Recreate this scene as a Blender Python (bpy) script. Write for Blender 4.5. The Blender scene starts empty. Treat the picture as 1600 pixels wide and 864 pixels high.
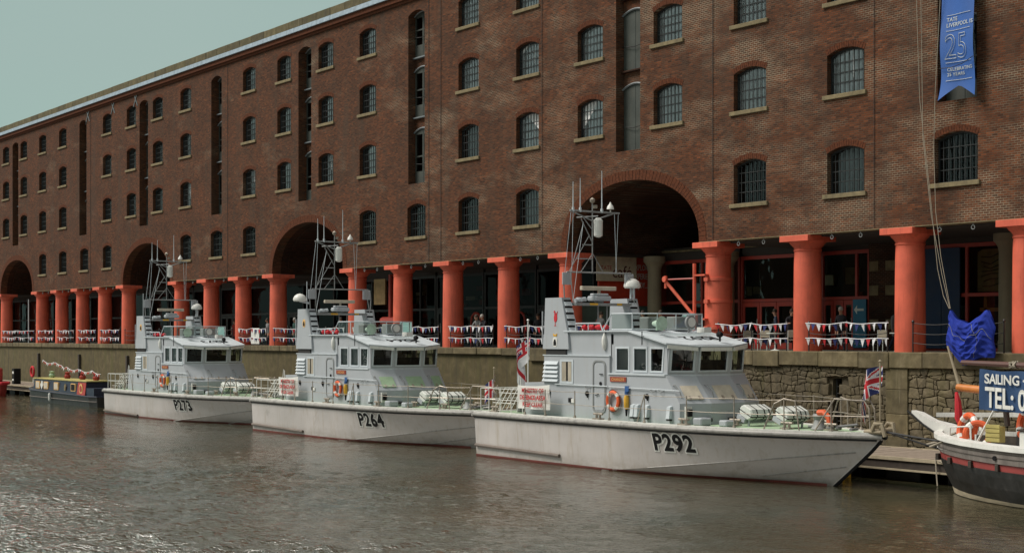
import bpy, bmesh, math, random
from mathutils import Vector, Matrix
from mathutils.geometry import interpolate_bezier
R = math.radians
PI = math.pi
rnd = random.Random(7)
scn = bpy.context.scene
col = scn.collection

# ---------------------------------------------------------------- camera
cam_d = bpy.data.cameras.new('camera'); cam = bpy.data.objects.new('camera', cam_d); col.objects.link(cam)
cam_d.sensor_width = 36.0
cam_d.lens = 2450/1600*36.0
cam_d.shift_x = 0.0
cam_d.shift_y = (526-432)/1600.0
cam_d.clip_start = 0.5; cam_d.clip_end = 3000
cam.location = (0, -45.25, 0.58)
cam.rotation_euler = (R(90), 0, math.atan2(0.8225, 0.5687))
scn.camera = cam
scn.render.resolution_x = 1024; scn.render.resolution_y = 552

# ---------------------------------------------------------------- light
SUN_EL, SUN_AZ = R(51), R(217)      # azimuth: clockwise from +Y
world = bpy.data.worlds.new("World"); scn.world = world; world.use_nodes = True
wn = world.node_tree.nodes; wl = world.node_tree.links; wn.clear()
sky = wn.new('ShaderNodeTexSky'); sky.sky_type = 'NISHITA'; sky.sun_disc = False
sky.sun_elevation = SUN_EL; sky.sun_rotation = SUN_AZ; sky.air_density = 1.2; sky.dust_density = 2.0
tc = wn.new('ShaderNodeTexCoord'); mp = wn.new('ShaderNodeMapping'); mp.inputs['Scale'].default_value = (1, 1, 2.6)
nz = wn.new('ShaderNodeTexNoise'); nz.inputs['Scale'].default_value = 1.1; nz.inputs['Detail'].default_value = 4; nz.inputs['Roughness'].default_value = .45
wl.new(tc.outputs['Generated'], mp.inputs['Vector']); wl.new(mp.outputs['Vector'], nz.inputs['Vector'])
cr = wn.new('ShaderNodeValToRGB'); cr.color_ramp.elements[0].position = .3; cr.color_ramp.elements[0].color = (3.3, 4.6, 4.2, 1)
cr.color_ramp.elements[1].position = .62; cr.color_ramp.elements[1].color = (4.05, 5.0, 4.6, 1)
wl.new(nz.outputs['Fac'], cr.inputs['Fac'])
mx = wn.new('ShaderNodeMixRGB'); mx.inputs['Fac'].default_value = .93
# overcast: the cloud deck is brighter and greyer towards the zenith
spw = wn.new('ShaderNodeSeparateXYZ'); wl.new(tc.outputs['Generated'], spw.inputs[0])
mrw = wn.new('ShaderNodeMapRange'); mrw.inputs['From Min'].default_value = .28; mrw.inputs['From Max'].default_value = .95; wl.new(spw.outputs['Z'], mrw.inputs['Value'])
mz = wn.new('ShaderNodeMixRGB'); wl.new(mrw.outputs['Result'], mz.inputs['Fac']); 
mlo = wn.new('ShaderNodeMapRange'); mlo.inputs['From Min'].default_value = .0; mlo.inputs['From Max'].default_value = .17; wl.new(spw.outputs['Z'], mlo.inputs['Value'])
mh = wn.new('ShaderNodeMixRGB'); wl.new(mlo.outputs['Result'], mh.inputs['Fac']); mh.inputs['Color1'].default_value = (3.05, 4.85, 4.3, 1); wl.new(cr.outputs['Color'], mh.inputs['Color2']); wl.new(mh.outputs['Color'], mz.inputs['Color1']); mz.inputs['Color2'].default_value = (8.0, 8.0, 7.7, 1)
wl.new(sky.outputs['Color'], mx.inputs['Color1']); wl.new(mz.outputs['Color'], mx.inputs['Color2'])
bg = wn.new('ShaderNodeBackground'); bg.inputs['Strength'].default_value = 0.1
wo = wn.new('ShaderNodeOutputWorld'); wl.new(mx.outputs['Color'], bg.inputs['Color']); wl.new(bg.outputs['Background'], wo.inputs['Surface'])
sun_d = bpy.data.lights.new('sun', 'SUN'); sun_d.energy = 3.5; sun_d.angle = R(24); sun_d.color = (1.0, .92, .84)
sun = bpy.data.objects.new('sun', sun_d); col.objects.link(sun)
sv = Vector((math.sin(SUN_AZ)*math.cos(SUN_EL), math.cos(SUN_AZ)*math.cos(SUN_EL), math.sin(SUN_EL)))
sun.rotation_euler = (-sv).to_track_quat('-Z', 'Y').to_euler()
scn.view_settings.view_transform = 'Standard'; scn.view_settings.look = 'None'
scn.view_settings.exposure = 0.0; scn.view_settings.gamma = 1.0

# ---------------------------------------------------------------- materials
def S(v): return v if isinstance(v, (tuple, list)) and len(v) == 4 else (*v, 1)
def new_mat(name):
    m = bpy.data.materials.new(name); m.use_nodes = True
    nt = m.node_tree; b = nt.nodes['Principled BSDF']
    return m, nt, b
def noise(nt, scale, detail=4, rough=.55, vec=None, dist=0):
    n = nt.nodes.new('ShaderNodeTexNoise'); n.inputs['Scale'].default_value = scale; n.inputs['Detail'].default_value = detail
    n.inputs['Roughness'].default_value = rough; n.inputs['Distortion'].default_value = dist
    if vec: nt.links.new(vec, n.inputs['Vector'])
    return n
def ramp(nt, fac, stops):
    r = nt.nodes.new('ShaderNodeValToRGB'); e = r.color_ramp.elements
    while len(e) < len(stops): e.new(.5)
    for i, (p, c) in enumerate(stops):
        e[i].position = p; e[i].color = S(c) if isinstance(c, (tuple, list)) else (c, c, c, 1)
    nt.links.new(fac, r.inputs['Fac']); return r
def mixc(nt, fac, a, b, mode='MIX'):
    m = nt.nodes.new('ShaderNodeMixRGB'); m.blend_type = mode
    for s, v in ((m.inputs['Fac'], fac), (m.inputs['Color1'], a), (m.inputs['Color2'], b)):
        if hasattr(v, 'links'): nt.links.new(v, s)
        elif isinstance(v, (int, float)): s.default_value = v if s.name == 'Fac' else (v, v, v, 1)
        else: s.default_value = S(v)
    return m.outputs['Color']
def bump(nt, b, h, strength=.3, dist=.02, prev=None):
    n = nt.nodes.new('ShaderNodeBump'); n.inputs['Strength'].default_value = strength; n.inputs['Distance'].default_value = dist
    nt.links.new(h, n.inputs['Height'])
    if prev: nt.links.new(prev.outputs['Normal'], n.inputs['Normal'])
    nt.links.new(n.outputs['Normal'], b.inputs['Normal']); return n
def geo_pos(nt): return nt.nodes.new('ShaderNodeNewGeometry').outputs['Position']
def mapping(nt, vec, sc, loc=(0, 0, 0)):
    m = nt.nodes.new('ShaderNodeMapping'); m.inputs['Scale'].default_value = sc; m.inputs['Location'].default_value = loc
    nt.links.new(vec, m.inputs['Vector']); return m.outputs['Vector']
def paint(name, c, rough=.45, var=.12, scale=1.6, metal=0, streak=True, dirt=(.1, .08, .05), dirtf=.25, spec=.5):
    """painted / worn surface with faint mottling and vertical streaks"""
    m, nt, b = new_mat(name); p = geo_pos(nt)
    n1 = noise(nt, scale, 5, .6, p)
    v = ramp(nt, n1.outputs['Fac'], [(.3, tuple(x*(1-var) for x in c)), (.7, tuple(min(1, x*(1+var)) for x in c))]).outputs['Color']
    if streak:
        n2 = noise(nt, 1, 4, .65, mapping(nt, p, (5, 5, .5)))
        f = ramp(nt, n2.outputs['Fac'], [(.52, 0), (.75, dirtf)]).outputs['Color']
        v = mixc(nt, f, v, dirt)
    nt.links.new(v, b.inputs['Base Color'])
    rr = ramp(nt, n1.outputs['Fac'], [(.3, max(0, rough-.08)), (.7, min(1, rough+.12))])
    nt.links.new(rr.outputs['Color'], b.inputs['Roughness'])
    b.inputs['Metallic'].default_value = metal; b.inputs['Specular IOR Level'].default_value = spec
    bump(nt, b, noise(nt, 25, 3, .6, p).outputs['Fac'], .12, .01)
    return m

def facade_uv(nt):
    """brick coordinates from position: X (or Y on reveals), Z"""
    g = nt.nodes.new('ShaderNodeNewGeometry'); sp = nt.nodes.new('ShaderNodeSeparateXYZ'); nt.links.new(g.outputs['Position'], sp.inputs[0])
    sn = nt.nodes.new('ShaderNodeSeparateXYZ'); nt.links.new(g.outputs['True Normal'], sn.inputs[0])
    ab = nt.nodes.new('ShaderNodeMath'); ab.operation = 'ABSOLUTE'; nt.links.new(sn.outputs['X'], ab.inputs[0])
    gt = nt.nodes.new('ShaderNodeMath'); gt.operation = 'GREATER_THAN'; gt.inputs[1].default_value = .6; nt.links.new(ab.outputs[0], gt.inputs[0])
    mixf = nt.nodes.new('ShaderNodeMix'); mixf.data_type = 'FLOAT'
    nt.links.new(gt.outputs[0], mixf.inputs['Factor']); nt.links.new(sp.outputs['X'], mixf.inputs['A']); nt.links.new(sp.outputs['Y'], mixf.inputs['B'])
    cb = nt.nodes.new('ShaderNodeCombineXYZ'); nt.links.new(mixf.outputs['Result'], cb.inputs['X']); nt.links.new(sp.outputs['Z'], cb.inputs['Y'])
    return cb.outputs[0], g.outputs['Position']
def brick_mat(name, pale=1.0, tint=(1, 1, 1)):
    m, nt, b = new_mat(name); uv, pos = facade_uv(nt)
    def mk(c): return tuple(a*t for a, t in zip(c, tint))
    bt = nt.nodes.new('ShaderNodeTexBrick'); nt.links.new(uv, bt.inputs['Vector'])
    bt.inputs['Scale'].default_value = 1; bt.inputs['Brick Width'].default_value = .24; bt.inputs['Row Height'].default_value = .082
    bt.inputs['Mortar Size'].default_value = .009; bt.inputs['Mortar Smooth'].default_value = .15; bt.inputs['Bias'].default_value = -.1
    bt.offset_frequency = 2
    bt.inputs['Color1'].default_value = S(mk((.126, .041, .016))); bt.inputs['Color2'].default_value = S(mk((.05, .018, .009)))
    # per-brick odd dark / orange bricks
    cell = nt.nodes.new('ShaderNodeTexWhiteNoise'); cell.noise_dimensions = '2D'
    sc = mapping(nt, uv, (1/.24, 1/.082, 1)); sx = nt.nodes.new('ShaderNodeVectorMath'); sx.operation = 'FLOOR'; nt.links.new(sc, sx.inputs[0]); nt.links.new(sx.outputs[0], cell.inputs['Vector'])
    odd = ramp(nt, cell.outputs['Value'], [(.0, .62), (.1, .85), (.5, 1.0), (.88, 1.1), (.95, 1.42)]).outputs['Color']
    c = mixc(nt, 1.0, bt.outputs['Color'], odd, 'MULTIPLY')
    big = noise(nt, .35, 5, .62, mapping(nt, pos, (1, 1, 1.5)), 0)
    c = mixc(nt, 1.0, c, ramp(nt, big.outputs['Fac'], [(.3, (.6, .6, .62)), (.5, (.95, .94, .92)), (.7, (1.28, 1.16, 1.02))]).outputs['Color'], 'MULTIPLY')
    stain = noise(nt, 1, 5, .6, mapping(nt, pos, (.9, .9, .12)), .3)
    c = mixc(nt, ramp(nt, stain.outputs['Fac'], [(.5, 0), (.7, .6)]).outputs['Color'], c, mk((.06, .04, .028)))
    # mortar: mostly dark, pale efflorescence in course-shaped patches, more to the right of the building
    pn = noise(nt, 1, 4, .6, mapping(nt, pos, (.2, .2, .5)), 0)
    pn2 = noise(nt, 1, 3, .55, mapping(nt, pos, (.9, .9, 2.6)), .2)
    xr = nt.nodes.new('ShaderNodeMapRange'); xr.inputs['From Min'].default_value = -105; xr.inputs['From Max'].default_value = -45
    xr.inputs['To Min'].default_value = -.16; xr.inputs['To Max'].default_value = .0
    sp = nt.nodes.new('ShaderNodeSeparateXYZ'); nt.links.new(pos, sp.inputs[0]); nt.links.new(sp.outputs['X'], xr.inputs['Value'])
    a1 = nt.nodes.new('ShaderNodeMath'); nt.links.new(pn.outputs['Fac'], a1.inputs[0]); nt.links.new(xr.outputs['Result'], a1.inputs[1])
    a2 = nt.nodes.new('ShaderNodeMath'); a2.operation = 'MULTIPLY_ADD'; nt.links.new(pn2.outputs['Fac'], a2.inputs[0]); a2.inputs[1].default_value = .35; nt.links.new(a1.outputs[0], a2.inputs[2])
    pm = ramp(nt, a2.outputs[0], [(.6, 0.08), (.71, .42), (.8, .9)]).outputs['Color']
    mort = mixc(nt, pm, mk((.05, .03, .018)), mk((.34, .28, .2)))
    c = mixc(nt, mixc(nt, 1.0, pm, .09, 'MULTIPLY'), c, mk((.3, .23, .15)))
    c = mixc(nt, bt.outputs['Fac'], c, mort)
    nt.links.new(c, b.inputs['Base Color']); b.inputs['Roughness'].default_value = .9; b.inputs['Specular IOR Level'].default_value = .25
    inv = nt.nodes.new('ShaderNodeMath'); inv.operation = 'SUBTRACT'; inv.inputs[0].default_value = 1; nt.links.new(bt.outputs['Fac'], inv.inputs[1])
    b1 = bump(nt, b, inv.outputs[0], .6, .012); bump(nt, b, cell.outputs['Value'], .35, .01, b1)
    return m
def stone_mat(name, c1, c2, c3, scale=1.0, wet=True, green=.35):
    m, nt, b = new_mat(name); p = geo_pos(nt)
    oi = nt.nodes.new('ShaderNodeObjectInfo')
    n1 = noise(nt, 2.2*scale, 6, .62, p, .4)
    c = ramp(nt, n1.outputs['Fac'], [(.28, c1), (.5, c2), (.72, c3)]).outputs['Color']
    c = mixc(nt, 1.0, c, ramp(nt, oi.outputs['Random'], [(0, .72), (.5, 1.0), (1, 1.2)]).outputs['Color'], 'MULTIPLY')
    n2 = noise(nt, 1, 5, .6, mapping(nt, p, (1.3, 1.3, .11)), .3)
    c = mixc(nt, ramp(nt, n2.outputs['Fac'], [(.48, 0), (.66, green)]).outputs['Color'], c, (.085, .075, .022))
    n4 = noise(nt, 1, 5, .6, mapping(nt, p, (2.1, 2.1, .16), (9, 3, 1)), .3)
    c = mixc(nt, ramp(nt, n4.outputs['Fac'], [(.5, 0), (.7, .5)]).outputs['Color'], c, (.04, .034, .022))
    n5 = noise(nt, 1, 4, .7, mapping(nt, p, (3.5, 3.5, .2), (2, 7, 5)), .2)
    c = mixc(nt, ramp(nt, n5.outputs['Fac'], [(.62, 0), (.75, .5)]).outputs['Color'], c, (.36, .31, .2))
    nt.links.new(c, b.inputs['Base Color']); b.inputs['Roughness'].default_value = .85
    n3 = noise(nt, 14*scale, 6, .7, p)
    bump(nt, b, n3.outputs['Fac'], .5, .02)
    return m
def glass_mat(name, tint=(.7, .78, .75), dark=.0, refl=1.0, rough=.02):
    m, nt, b = new_mat(name); nt.nodes.remove(b)
    out = nt.nodes['Material Output']
    tr = nt.nodes.new('ShaderNodeBsdfTransparent'); tr.inputs['Color'].default_value = S(tint)
    gl = nt.nodes.new('ShaderNodeBsdfGlossy'); gl.inputs['Roughness'].default_value = rough; gl.inputs['Color'].default_value = (.95, .97, 1, 1)
    fr = nt.nodes.new('ShaderNodeFresnel'); fr.inputs['IOR'].default_value = 1.52+.4*(refl-1)
    nn = noise(nt, .9, 2, .5, geo_pos(nt)); bp = nt.nodes.new('ShaderNodeBump'); bp.inputs['Strength'].default_value = .25; bp.inputs['Distance'].default_value = .03
    nt.links.new(nn.outputs['Fac'], bp.inputs['Height']); nt.links.new(bp.outputs['Normal'], gl.inputs['Normal'])
    ms = nt.nodes.new('ShaderNodeMixShader'); nt.links.new(fr.outputs[0], ms.inputs[0]); nt.links.new(tr.outputs[0], ms.inputs[1]); nt.links.new(gl.outputs[0], ms.inputs[2])
    nt.links.new(ms.outputs[0], out.inputs['Surface']); return m
def plain(name, c, rough=.6, metal=0, spec=.5, var=.15, scale=3):
    return paint(name, c, rough, var, scale, metal, streak=False, spec=spec)

M = {}
M['brick'] = brick_mat('brick')
M['brick_dark'] = brick_mat('brick_inner', -1, (.45, .42, .42))  # facade brick tinted darker: shade inside arches and arcade put into the colour
M['voussoir'] = paint('voussoir_brick', (.095, .031, .014), .9, .5, 9, streak=False, spec=.2)
M['sill'] = paint('sill_stone', (.2, .16, .09), .85, .3, 3, dirtf=.6, spec=.3)
M['coping_roof'] = stone_mat('parapet_stone', (.07, .055, .022), (.1, .08, .035), (.15, .12, .055), 1, green=.5)
M['flash'] = paint('lead_flashing', (.27, .34, .4), .5, .22, 3, dirtf=.35, spec=.5)
M['column'] = paint('column_red_paint', (.66, .122, .066), .6, .2, .8, dirt=(.3, .055, .035), dirtf=.6)
M['redframe'] = paint('red_frame_paint', (.4, .045, .028), .5, .15)
M['darkmetal'] = plain('dark_metal', (.02, .02, .02), .5)
M['winbar'] = plain('window_iron', (.018, .02, .02), .5)
M['whiteframe'] = plain('white_window_paint', (.55, .57, .56), .5)
M['blind'] = plain('pale_blind', (.95, .95, .95), .8, var=.1)
M['blind2'] = plain('grey_blind', (.3, .33, .34), .8)
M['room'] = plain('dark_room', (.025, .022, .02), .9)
M['door'] = paint('loading_door_paint', (.05, .057, .05), .55, .15)
M['lintel'] = plain('iron_lintel', (.17, .19, .2), .5)
M['glassb'] = glass_mat('sky_lit_window_glass', (.95, .97, .97), refl=2.8)
M['glass'] = glass_mat('window_glass', (.93, .96, .96))
M['shopglass'] = glass_mat('shop_glass', (.6, .65, .6))
M['shadeglass'] = glass_mat('shaded_glass', (.35, .37, .35), refl=0)  # darker, duller copy of shop glass: left arcade's shade put into the tint
M['boatglass'] = glass_mat('wheelhouse_glass', (.72, .8, .76), refl=1.1)
M['quaycop'] = stone_mat('coping_granite', (.08, .062, .03), (.13, .102, .052), (.2, .162, .09))
M['rubble'] = stone_mat('rubble_granite', (.085, .066, .036), (.13, .103, .058), (.2, .162, .1), 1.5, green=.6)
M['joint'] = plain('wall_joint', (.08, .064, .038), .95)
M['raft'] = paint('raft_shell', (.62, .65, .61), .5, .12, 3, dirtf=.3)
M['farwall'] = stone_mat('far_quay_masonry', (.08, .062, .024), (.12, .092, .037), (.18, .14, .065), .8, green=.8)
M['pave'] = stone_mat('pavement', (.12, .11, .09), (.17, .155, .125), (.22, .2, .17))
M['tan'] = paint('inner_column_stone', (.3, .25, .17), .75, .1)
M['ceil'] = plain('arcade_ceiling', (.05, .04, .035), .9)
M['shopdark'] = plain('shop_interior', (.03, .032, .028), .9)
M['hull'] = paint('hull_grey', (.47, .44, .42), .42, .09, .5, dirt=(.33, .27, .19), dirtf=.5)
m_ = M['hull']; nt_ = m_.node_tree; b_ = nt_.nodes['Principled BSDF']; p_ = geo_pos(nt_)   # scuffs, soot and rust runs of their own shape
src_ = b_.inputs['Base Color'].links[0].from_socket
n_ = noise(nt_, 1, 6, .7, mapping(nt_, p_, (.8, .8, .55), (3, 1, 0)), .8)
c_ = mixc(nt_, ramp(nt_, n_.outputs['Fac'], [(.62, 0), (.72, .4)]).outputs['Color'], src_, (.2, .17, .14))
n_ = noise(nt_, 1, 5, .7, mapping(nt_, p_, (6, 6, .35), (8, 2, 0)), .2)
c_ = mixc(nt_, ramp(nt_, n_.outputs['Fac'], [(.66, 0), (.76, .6)]).outputs['Color'], c_, (.25, .12, .06))
sz_ = nt_.nodes.new('ShaderNodeSeparateXYZ'); nt_.links.new(p_, sz_.inputs[0]); mr_ = nt_.nodes.new('ShaderNodeMapRange'); nt_.links.new(sz_.outputs['Z'], mr_.inputs['Value'])
for k_, v_ in (('From Min', -4.32), ('From Max', -3.75), ('To Min', .6), ('To Max', 0)): mr_.inputs[k_].default_value = v_
n_ = noise(nt_, 1, 5, .7, mapping(nt_, p_, (1.5, 1.5, 4)), .3)
ml_ = nt_.nodes.new('ShaderNodeMath'); ml_.operation = 'MULTIPLY'; nt_.links.new(mr_.outputs['Result'], ml_.inputs[0]); nt_.links.new(ramp(nt_, n_.outputs['Fac'], [(.35, .2), (.65, 1)]).outputs['Color'], ml_.inputs[1])
c_ = mixc(nt_, ml_.outputs[0], c_, (.16, .13, .08)); nt_.links.new(c_, b_.inputs['Base Color'])
dn_ = noise(nt_, .9, 2, .5, p_); bump(nt_, b_, dn_.outputs['Fac'], .5, .05)
M['boot'] = paint('boot_topping', (.13, .025, .018), .6, .3)
M['rubrail'] = paint('rubbing_strake', (.3, .29, .27), .5, .2, 4, dirt=(.05, .05, .05), dirtf=.5)
M['fenderb'] = paint('quarter_fender_brown', (.16, .13, .11), .6, .2)
M['gunwale'] = paint('gunwale_white', (.62, .62, .58), .5, .1, 3, dirtf=.4)
M['deck'] = paint('deck_green', (.3, .42, .27), .75, .12, 3, streak=False)
M['ship'] = paint('ship_grey', (.385, .41, .435), .4, .04, 1.2, dirt=(.3, .25, .18), dirtf=.16)
M['ship_d'] = paint('ship_grey_dark', (.24, .25, .25), .5, .1)
M['ship_l'] = paint('ship_grey_light', (.52, .57, .6), .5, .08, dirtf=.15)
M['white'] = paint('white_paint', (.7, .7, .66), .45, .07, 2, dirtf=.2)
M['black'] = plain('black_paint', (.008, .008, .009), .7, spec=.2)
M['rubber'] = plain('black_rubber', (.02, .02, .02), .8)
M['steel'] = paint('rail_steel', (.33, .29, .24), .4, .3, 6, metal=.4)
M['orange'] = plain('life_ring_orange', (.68, .11, .03), .5)
M['yellow'] = plain('yellow_paint', (.65, .36, .03), .5)
M['blue'] = plain('blue_paint', (.03, .1, .28), .5)
M['tealdoor'] = plain('teal_blue_board', (.015, .15, .26), .5)
M['flagred'] = plain('flag_red', (.5, .02, .03), .8); M['flagwhite'] = plain('flag_white', (.7, .7, .72), .8); M['flagblue'] = plain('flag_blue', (.02, .03, .13), .8)
M['tarp'] = paint('blue_tarpaulin', (.022, .042, .3), .9, .25, 2, streak=False, spec=.15)
M['bannerblue'] = paint('banner_blue', (.03, .11, .38), .6, .08, 1, streak=False)
M['bannernavy'] = paint('banner_navy', (.02, .06, .15), .65, .12, 1, streak=False)
M['redtext'] = plain('red_lettering', (.45, .03, .03), .7)
M['silver'] = plain('silver_lettering', (.6, .64, .6), .6)
M['rope'] = plain('rope', (.35, .31, .24), .9)
M['wood'] = paint('deck_boards', (.26, .21, .165), .8, .2, 6)
M['darkwood'] = paint('dark_timber', (.045, .035, .028), .75, .3, 4)
M['pile'] = plain('black_pile', (.012, .012, .011), .6)
M['curtain'] = plain('curtain_cream', (.5, .45, .36), .9)
M['nameplate'] = plain('nameplate_red', (.28, .05, .025), .5)
M['gold'] = plain('gold_letters', (.7, .42, .15), .5)
M['horn'] = plain('pale_green_lamp', (.42, .56, .45), .4)
M['skin'] = plain('skin', (.45, .26, .18), .6); M['hair'] = plain('hair_dark', (.05, .035, .025), .8); M['hairg'] = plain('hair_grey', (.35, .33, .3), .8)
M['cl_black'] = plain('cloth_black', (.015, .015, .02), .9); M['cl_navy'] = plain('cloth_navy', (.02, .025, .05), .9); M['cl_grey'] = plain('cloth_grey', (.2, .2, .2), .9)
M['cl_green'] = plain('cloth_green', (.02, .06, .05), .9); M['cl_jean'] = plain('cloth_denim', (.05, .07, .12), .9); M['cl_red'] = plain('cloth_red', (.3, .04, .03), .9)
M['sternblk'] = paint('tarred_hull', (.018, .018, .017), .45, .4, 3, dirt=(.1, .09, .08), dirtf=.3)
M['weather'] = paint('weathered_planks', (.16, .14, .125), .8, .3, 2, dirt=(.32, .3, .27), dirtf=.4)
M['schred'] = paint('red_strake', (.3, .05, .045), .6, .15)
M['varnish'] = paint('varnished_spar', (.55, .19, .04), .4, .15)
M['brownspar'] = plain('brown_spar', (.1, .045, .035), .6)
M['cream'] = paint('cream_line', (.42, .36, .25), .7, .2)
M['nbblue'] = plain('narrowboat_blue', (.015, .022, .045), .45); M['nbred'] = plain('narrowboat_red', (.35, .04, .03), .5); M['nbtop'] = paint('narrowboat_roof', (.42, .36, .12), .7, .25)
M['postergreen'] = plain('sea_green_glass', (.14, .2, .17), .4)
M['postred'] = plain('poster_red', (.62, .06, .025), .6); M['signtan'] = plain('sign_cream', (.66, .58, .44), .7); M['maroon'] = plain('maroon_letters', (.12, .02, .015), .7)
M['artpanel'] = plain('tan_art_panel', (.33, .22, .1), .8, var=.3); M['artline'] = plain('art_line', (.06, .05, .03), .8)
M['navydoor'] = plain('navy_board', (.012, .035, .09), .6)

# water
def water_mat():
    m, nt, b = new_mat('dock_water'); p = geo_pos(nt)
    n0 = noise(nt, .12, 4, .6, p)
    c = ramp(nt, n0.outputs['Fac'], [(.35, (.03, .036, .02)), (.65, (.072, .054, .027))]).outputs['Color']
    nt.links.new(c, b.inputs['Base Color']); b.inputs['Roughness'].default_value = .015; b.inputs['IOR'].default_value = 2.5
    w1 = noise(nt, 1, 3, .55, mapping(nt, p, (2.6, 4.2, 1)), .4)
    w2 = noise(nt, 1, 4, .6, mapping(nt, p, (4.5, 7, 1), (5, 2, 0)), .3)
    w3 = noise(nt, 1, 3, .6, mapping(nt, p, (9, 13, 1), (1, 8, 0)), .2)
    patch = ramp(nt, noise(nt, .05, 3, .5, p, .5).outputs['Fac'], [(.36, .55), (.62, 1.0)]).outputs['Color']
    h = nt.nodes.new('ShaderNodeMath'); h.operation = 'MULTIPLY_ADD'; nt.links.new(w2.outputs['Fac'], h.inputs[0]); h.inputs[1].default_value = .5; nt.links.new(w1.outputs['Fac'], h.inputs[2])
    h2 = nt.nodes.new('ShaderNodeMath'); h2.operation = 'MULTIPLY_ADD'; nt.links.new(w3.outputs['Fac'], h2.inputs[0]); h2.inputs[1].default_value = .19; nt.links.new(h.outputs[0], h2.inputs[2])
    bp = bump(nt, b, h2.outputs[0], 1.0, WAVE)
    mm = nt.nodes.new('ShaderNodeMath'); mm.operation = 'MULTIPLY'; sy = nt.nodes.new('ShaderNodeSeparateXYZ'); nt.links.new(p, sy.inputs[0]); my = nt.nodes.new('ShaderNodeMapRange'); nt.links.new(sy.outputs['Y'], my.inputs['Value'])
    for k_, v_ in (('From Min', -33), ('From Max', -15), ('To Min', 1.0), ('To Max', .2)): my.inputs[k_].default_value = v_
    nt.links.new(my.outputs['Result'], mm.inputs[1]); nt.links.new(patch, mm.inputs[0]); nt.links.new(mm.outputs[0], bp.inputs['Strength'])
    return m
WAVE = .3
M['water'] = water_mat()

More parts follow.
